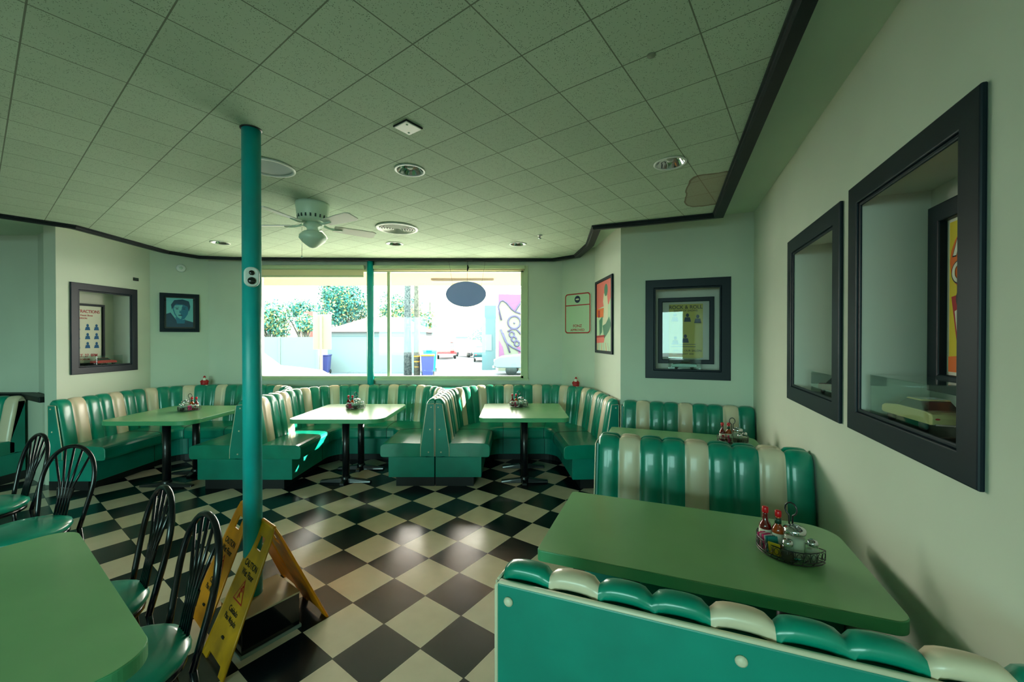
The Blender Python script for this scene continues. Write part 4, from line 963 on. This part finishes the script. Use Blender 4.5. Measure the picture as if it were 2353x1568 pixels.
# white garage with hipped tan roof
t = empty('garage', (-7.4, 21.0, GZ), 0, 'white garage with low tan shingle roof across the lot', 'garage')
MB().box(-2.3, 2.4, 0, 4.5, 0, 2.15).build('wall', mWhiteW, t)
MB().add([(-2.6, -.3, 2.12), (2.7, -.3, 2.12), (2.7, 4.8, 2.12), (-2.6, 4.8, 2.12), (-1.0, 2.2, 3.0), (1.1, 2.2, 3.0)], [(0, 1, 5, 4), (1, 2, 5), (2, 3, 4, 5), (3, 0, 4), (0, 3, 2, 1)]).build('roof', mShing, t)
MB().box(-2.3, 2.4, -.02, 0, 1.88, 1.91).build('door_trim', mGreyB, t); MB().lathe([(.10, 0), (.10, .02), (.05, .03)], n=16, mx=Matrix.Translation((1.95, 0, .75)) @ Matrix.Rotation(R(90), 4, 'X')).build('round_emblem', mBin, t)
MB().box(.55, .65, .3, .4, 2.2, 3.0).build('roof_vent', mWhiteW, t)
# grey fence behind the parked car
t = empty('board_fence', (-11.0, 19.0, GZ), 0, 'long pale board fence behind the white parked car', 'fence'); MB().box(-6, 1.7, 0, .08, 0, 1.85).build('boards', mFence, t); MB().box(1.68, 1.8, -.03, .11, 0, 1.95).build('post', mFence, t)
for i in range(4): MB().box(-4.6+i*1.5, -4.5+i*1.5, -.03, 0, 0, 1.87).build('post', mFence, t)
# twin panel sign on a post
t = empty('street_sign', (-5.68, 12.0, GZ), 0, 'tall beige back of twin-panel sign on a post in the lot', 'sign')
MB().box(-.28, -.02, -.02, .02, 1.45, 2.50).build('panel', mBeige, t, .01); MB().box(.0, .27, -.05, -.01, 1.45, 2.50).build('panel', mBeige, t, .01); MB().box(-.05, .02, -.09, -.05, 0, 2.45).build('post', mBeige, t)
def foliage(center, rad, n, mats, size, seedn, sq=.8):
    rnd = random.Random(seedn); b = MB(); blobs = []
    for _ in range(9):
        a, e_ = rnd.uniform(0, 6.28), rnd.uniform(-.6, 1.2); k = rnd.uniform(.25, .75); blobs.append((Vector((math.cos(a)*math.cos(e_)*rad*k, math.sin(a)*math.cos(e_)*rad*k, math.sin(e_)*rad*k*sq)), rad*rnd.uniform(.35, .58)))
    n = int(n*2.4); size *= .62
    for i in range(n):
        c_, r_ = rnd.choice(blobs); d = Vector((rnd.gauss(0, 1), rnd.gauss(0, 1), rnd.gauss(0, 1))).normalized(); p = Vector(center)+c_+d*r_*rnd.uniform(.7, 1.05)
        x = Vector((rnd.gauss(0, 1), rnd.gauss(0, 1), rnd.gauss(0, 1))).normalized(); y = x.cross(d).normalized(); s_ = size*rnd.uniform(.6, 1.3)
        b.add([p-x*s_, p+y*s_*.5, p+x*s_, p-y*s_*.5], [(0, 1, 2, 3)], rnd.choices(range(len(mats)), [.5, .3, .2][:len(mats)])[0])
    return b
def tree(x, y, h, rad, n, mats, label, seedn, size=.16, trunk=True, cat='tree'):
    t = empty('tree' if cat == 'tree' else 'shrub', (x, y, GZ), 0, label, cat, 'trees and shrubs beyond the lot' if False else None)
    foliage((0, 0, h-rad*.7), rad, n, mats, size, seedn).build('foliage', mats, t)
    b = MB(); b.tube([(0, 0, 0), (.05, 0, h*.4), (0, .05, h-rad*.8)], [.16, .12, .07], 8)
    for i in range(3): a = 2*i+seedn; b.tube([(0, 0, h*.45), (math.cos(a)*rad*.5, math.sin(a)*rad*.5, h-rad*.7)], [.07, .03], 6)
    b.build('trunk', mBark, t)
    return t
tree(-11.9, 29, 5.9, 2.5, 5200, [mLeafD, mLeafM, mLeafL], 'large dense green tree behind the garage roof', 3, .17)
tree(-9.3, 33.5, 5.3, 2.0, 2600, [mLeafM, mLeafL, mLeafD], 'yellow-green tree just right of the large dense one', 5, .17)
tree(-13.5, 25.3, 4.3, 1.3, 1700, [mLeafD, mLeafM, mLeafL], 'pointed blue-green tree left of the brick chimney', 8, .13)
tree(-12.55, 20.6, 3.5, 1.4, 3000, [mLeafM, mLeafL, mLeafD], 'broad shrub hanging over fence, next to front column', 11, .13, cat='shrub')
tree(-10.55, 20.4, 2.9, .62, 1000, [mLeafM, mLeafL, mLeafD], 'small shrub over the fence left of the beige sign', 13, .12, cat='shrub')
tree(-7.4, 30, 4.3, 1.7, 1800, [mLeafL, mLeafM, mLeafD], 'sparse pale tree behind the twin utility poles', 17, .18)
tree(-10.2, 43, 3.6, 1.5, 1100, [mLeafM, mLeafD, mLeafL], 'distant tree right of the utility poles', 19, .18)
tree(-3.6, 48, 3.2, 1.8, 1200, [mLeafL, mLeafM, mLeafD], 'low distant hedge-like tree above the red car', 21, .2, cat='shrub')
t = flat_box('brick_chimney', -11.98, -11.45, 23.0, 23.5, GZ, 3.15, mBrick, 'pink-red brick chimney between the tree and beige sign', 'chimney')
def pole(x, y, h, r_, label, m):
    t = empty('utility_pole', (x, y, GZ), 0, label, 'pole'); MB().tube([(0, 0, 0), (0, 0, h*.5), (0, 0, h)], [r_*1.15, r_, r_*.85], 12).build('shaft', m, t); return t
mPoleG = mat('speckled_pole', (60, 58, 60), .9); vary(mPoleG, (96, 92, 92), (32, 36, 42), 14)
p1 = pole(-4.95, 19.0, 6.5, .17, 'thick speckled palm trunk, left one of the pair outside window', mPoleG)
p2 = pole(-4.52, 19.0, 6.5, .13, 'brown utility pole, right one of the pair outside window', mBark)
for z in (.9, .65, .40): MB().lathe([(.145, 0), (.145, .06)], (0, 0, z), 14).build('yellow_band', mOrange, p2)
pole(-5.95, 30, 5.5, .0, 'x', mBark) if False else None
pole(-6.35, 31.0, 4.6, .07, 'thin wooden pole far behind the trash bins', mBark)
def bin_(x, y, m, lid, label, s=1.0):
    t = empty('trash_bin', (x, y, GZ), R(10), label, 'trash bin', 'wheeled trash bins')
    MB().prism([(-.24*s, -.26*s), (.24*s, -.26*s), (.24*s, .26*s), (-.24*s, .26*s)], .05, .95*s, taper=[(-.30*s, -.33*s), (.30*s, -.33*s), (.30*s, .33*s), (-.30*s, .33*s)]).build('tub', m, t, .02)
    MB().box(-.32*s, .32*s, -.36*s, .36*s, .95*s, 1.02*s).build('lid', lid, t, .02)
    for sx in (-1, 1): MB().lathe([(.10, -.02), (.10, .02)], n=14, mx=Matrix.Translation((sx*.27*s, .22*s, .10)) @ Matrix.Rotation(R(90), 4, 'Y')).build('wheel', mInk, t)
bin_(-4.0, 19.0, mBin, mOrange, 'indigo trash bin with orange lid beside the utility poles')
bin_(-4.35, 21.2, mBinB, mBinB, 'bright blue trash bin behind the indigo one', 1.15)
bin_(-9.5, 20.2, mBin, mBin, 'small blue bin standing against the garage corner', .95)
# cars
def parked(x, y, rz, L, m, label, nm_='parked_car', gl=mLens): t = empty(nm_, (x, y, GZ), rz, label, 'car', 'cars in the lot'); car(t, L, m, .39, glass=gl); return t
mGlassC = mat('pale_car_glass', (58, 74, 84), .25, coat=.2)
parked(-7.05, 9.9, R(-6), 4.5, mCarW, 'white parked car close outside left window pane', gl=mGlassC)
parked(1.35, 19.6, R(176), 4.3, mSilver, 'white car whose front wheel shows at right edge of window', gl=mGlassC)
parked(-5.9, 36, R(100), 4.2, mRedC, 'small red car parked down the street')
parked(-4.1, 39, R(120), 4.6, mCarW, 'white van-like car parked beside the red one', gl=mGlassC)
# mural wall and grey building
t = empty('mural_wall', (1.0, 22.0, GZ), R(4), 'wall painted with pink and cream graffiti mural at window edge', 'mural wall')
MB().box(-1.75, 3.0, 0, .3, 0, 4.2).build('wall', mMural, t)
shape([(-1.75, 4.2), (-1.75, 3.7), (-1.45, 3.85), (-.85, 3.3), (-.4, 3.9), (.2, 4.2)], -.01, mMuralP, t, 'pink_paint')
shape([(-1.72, 1.7), (-1.5, 1.3), (-1.35, .5), (-1.6, .3), (-1.72, .8)], -.01, mMuralP, t, 'pink_paint')
shape([(-.75, 1.3), (-.5, 1.35), (-.3, .9), (-.6, .8)], -.01, mMuralP, t, 'pink_paint')
b = MB()
for pts in ([(-1.59, 2.78), (-1.77, 3.52), (-1.66, 3.80), (-1.5, 3.86), (-1.3, 3.73), (-1.0, 3.37), (-.85, 3.25), (-.70, 3.5), (-.44, 3.88)], [(x, z) for x, z in ell(-.88, 2.66, .34, .34, 22)]+[(-.54, 2.66)], [(-1.24, 2.15), (-1.04, 2.29), (-.76, 2.29), (-.49, 1.98)],
            [(x, z) for x, z in ell(-1.02, 2.0, .13, .15, 12)]+[(-.89, 2.0)], [(x, z) for x, z in ell(-.90, 1.74, .13, .14, 12)]+[(-.77, 1.74)], [(x, z) for x, z in ell(-.74, 1.50, .13, .14, 12)]+[(-.61, 1.5)],
            [(-1.63, 2.27), (-1.36, 1.59), (-1.0, 1.30), (-.49, 1.06), (.2, .9)], [(-1.51, 2.07), (-1.3, 1.53), (-1.12, 1.0)], [(-.85, 3.25), (-.4, 3.1), (.3, 3.3), (.9, 2.9)], [(.0, 2.9), (.5, 2.2), (.4, 1.4), (1.1, 1.0)]):
    b.tube([(x, -.02, z) for x, z in pts], .05, 5)
b.ball((-.88, -.03, 2.62), .05, 8)
b.build('painted_outline', mMuralV, t)
t = empty('grey_building', (-1.7, 22.6, GZ), 0, 'grey building with box roof unit between street and mural', 'building'); MB().box(0, .78, 0, 4, 0, 2.9).build('wall', mGreyB, t); MB().box(.1, .78, .6, 3, 2.9, 3.7).build('roof_unit', mGreyB, t); MB().box(.2, .55, -.03, 0, 1.1, 2.0).build('door', mWhiteW, t)
t = empty('teal_truck', (-2.3, 31.5, GZ), R(95), 'dark teal truck parked in front of the grey building', 'truck'); car(t, 3.4, mTealC, .42)
for x, y, l in ((-1.55, 16.5, 'left concrete parking curb stop seen above window sill'), (.55, 16.5, 'right concrete parking curb stop beside the white car')):
    flat_box('curb_stop', x-.5, x+.5, y, y+.16, GZ, GZ+.13, mBeige, l, 'curb stop', 'concrete curb stops', .02)
t = empty('distant_house', (-2.6, 54, GZ), 0, 'pale low house far down the street', 'house'); MB().box(-5, 3, 0, 4, 0, 2.0).build('wall', mWhiteW, t); MB().add([(-5.4, -.4, 2), (3.4, -.4, 2), (3.4, 4.4, 2), (-5.4, 4.4, 2), (-3, 2, 3.4), (1, 2, 3.4)], [(0, 1, 5, 4), (1, 2, 5), (2, 3, 4, 5), (3, 0, 4), (0, 3, 2, 1)]).build('roof', mShing, t)
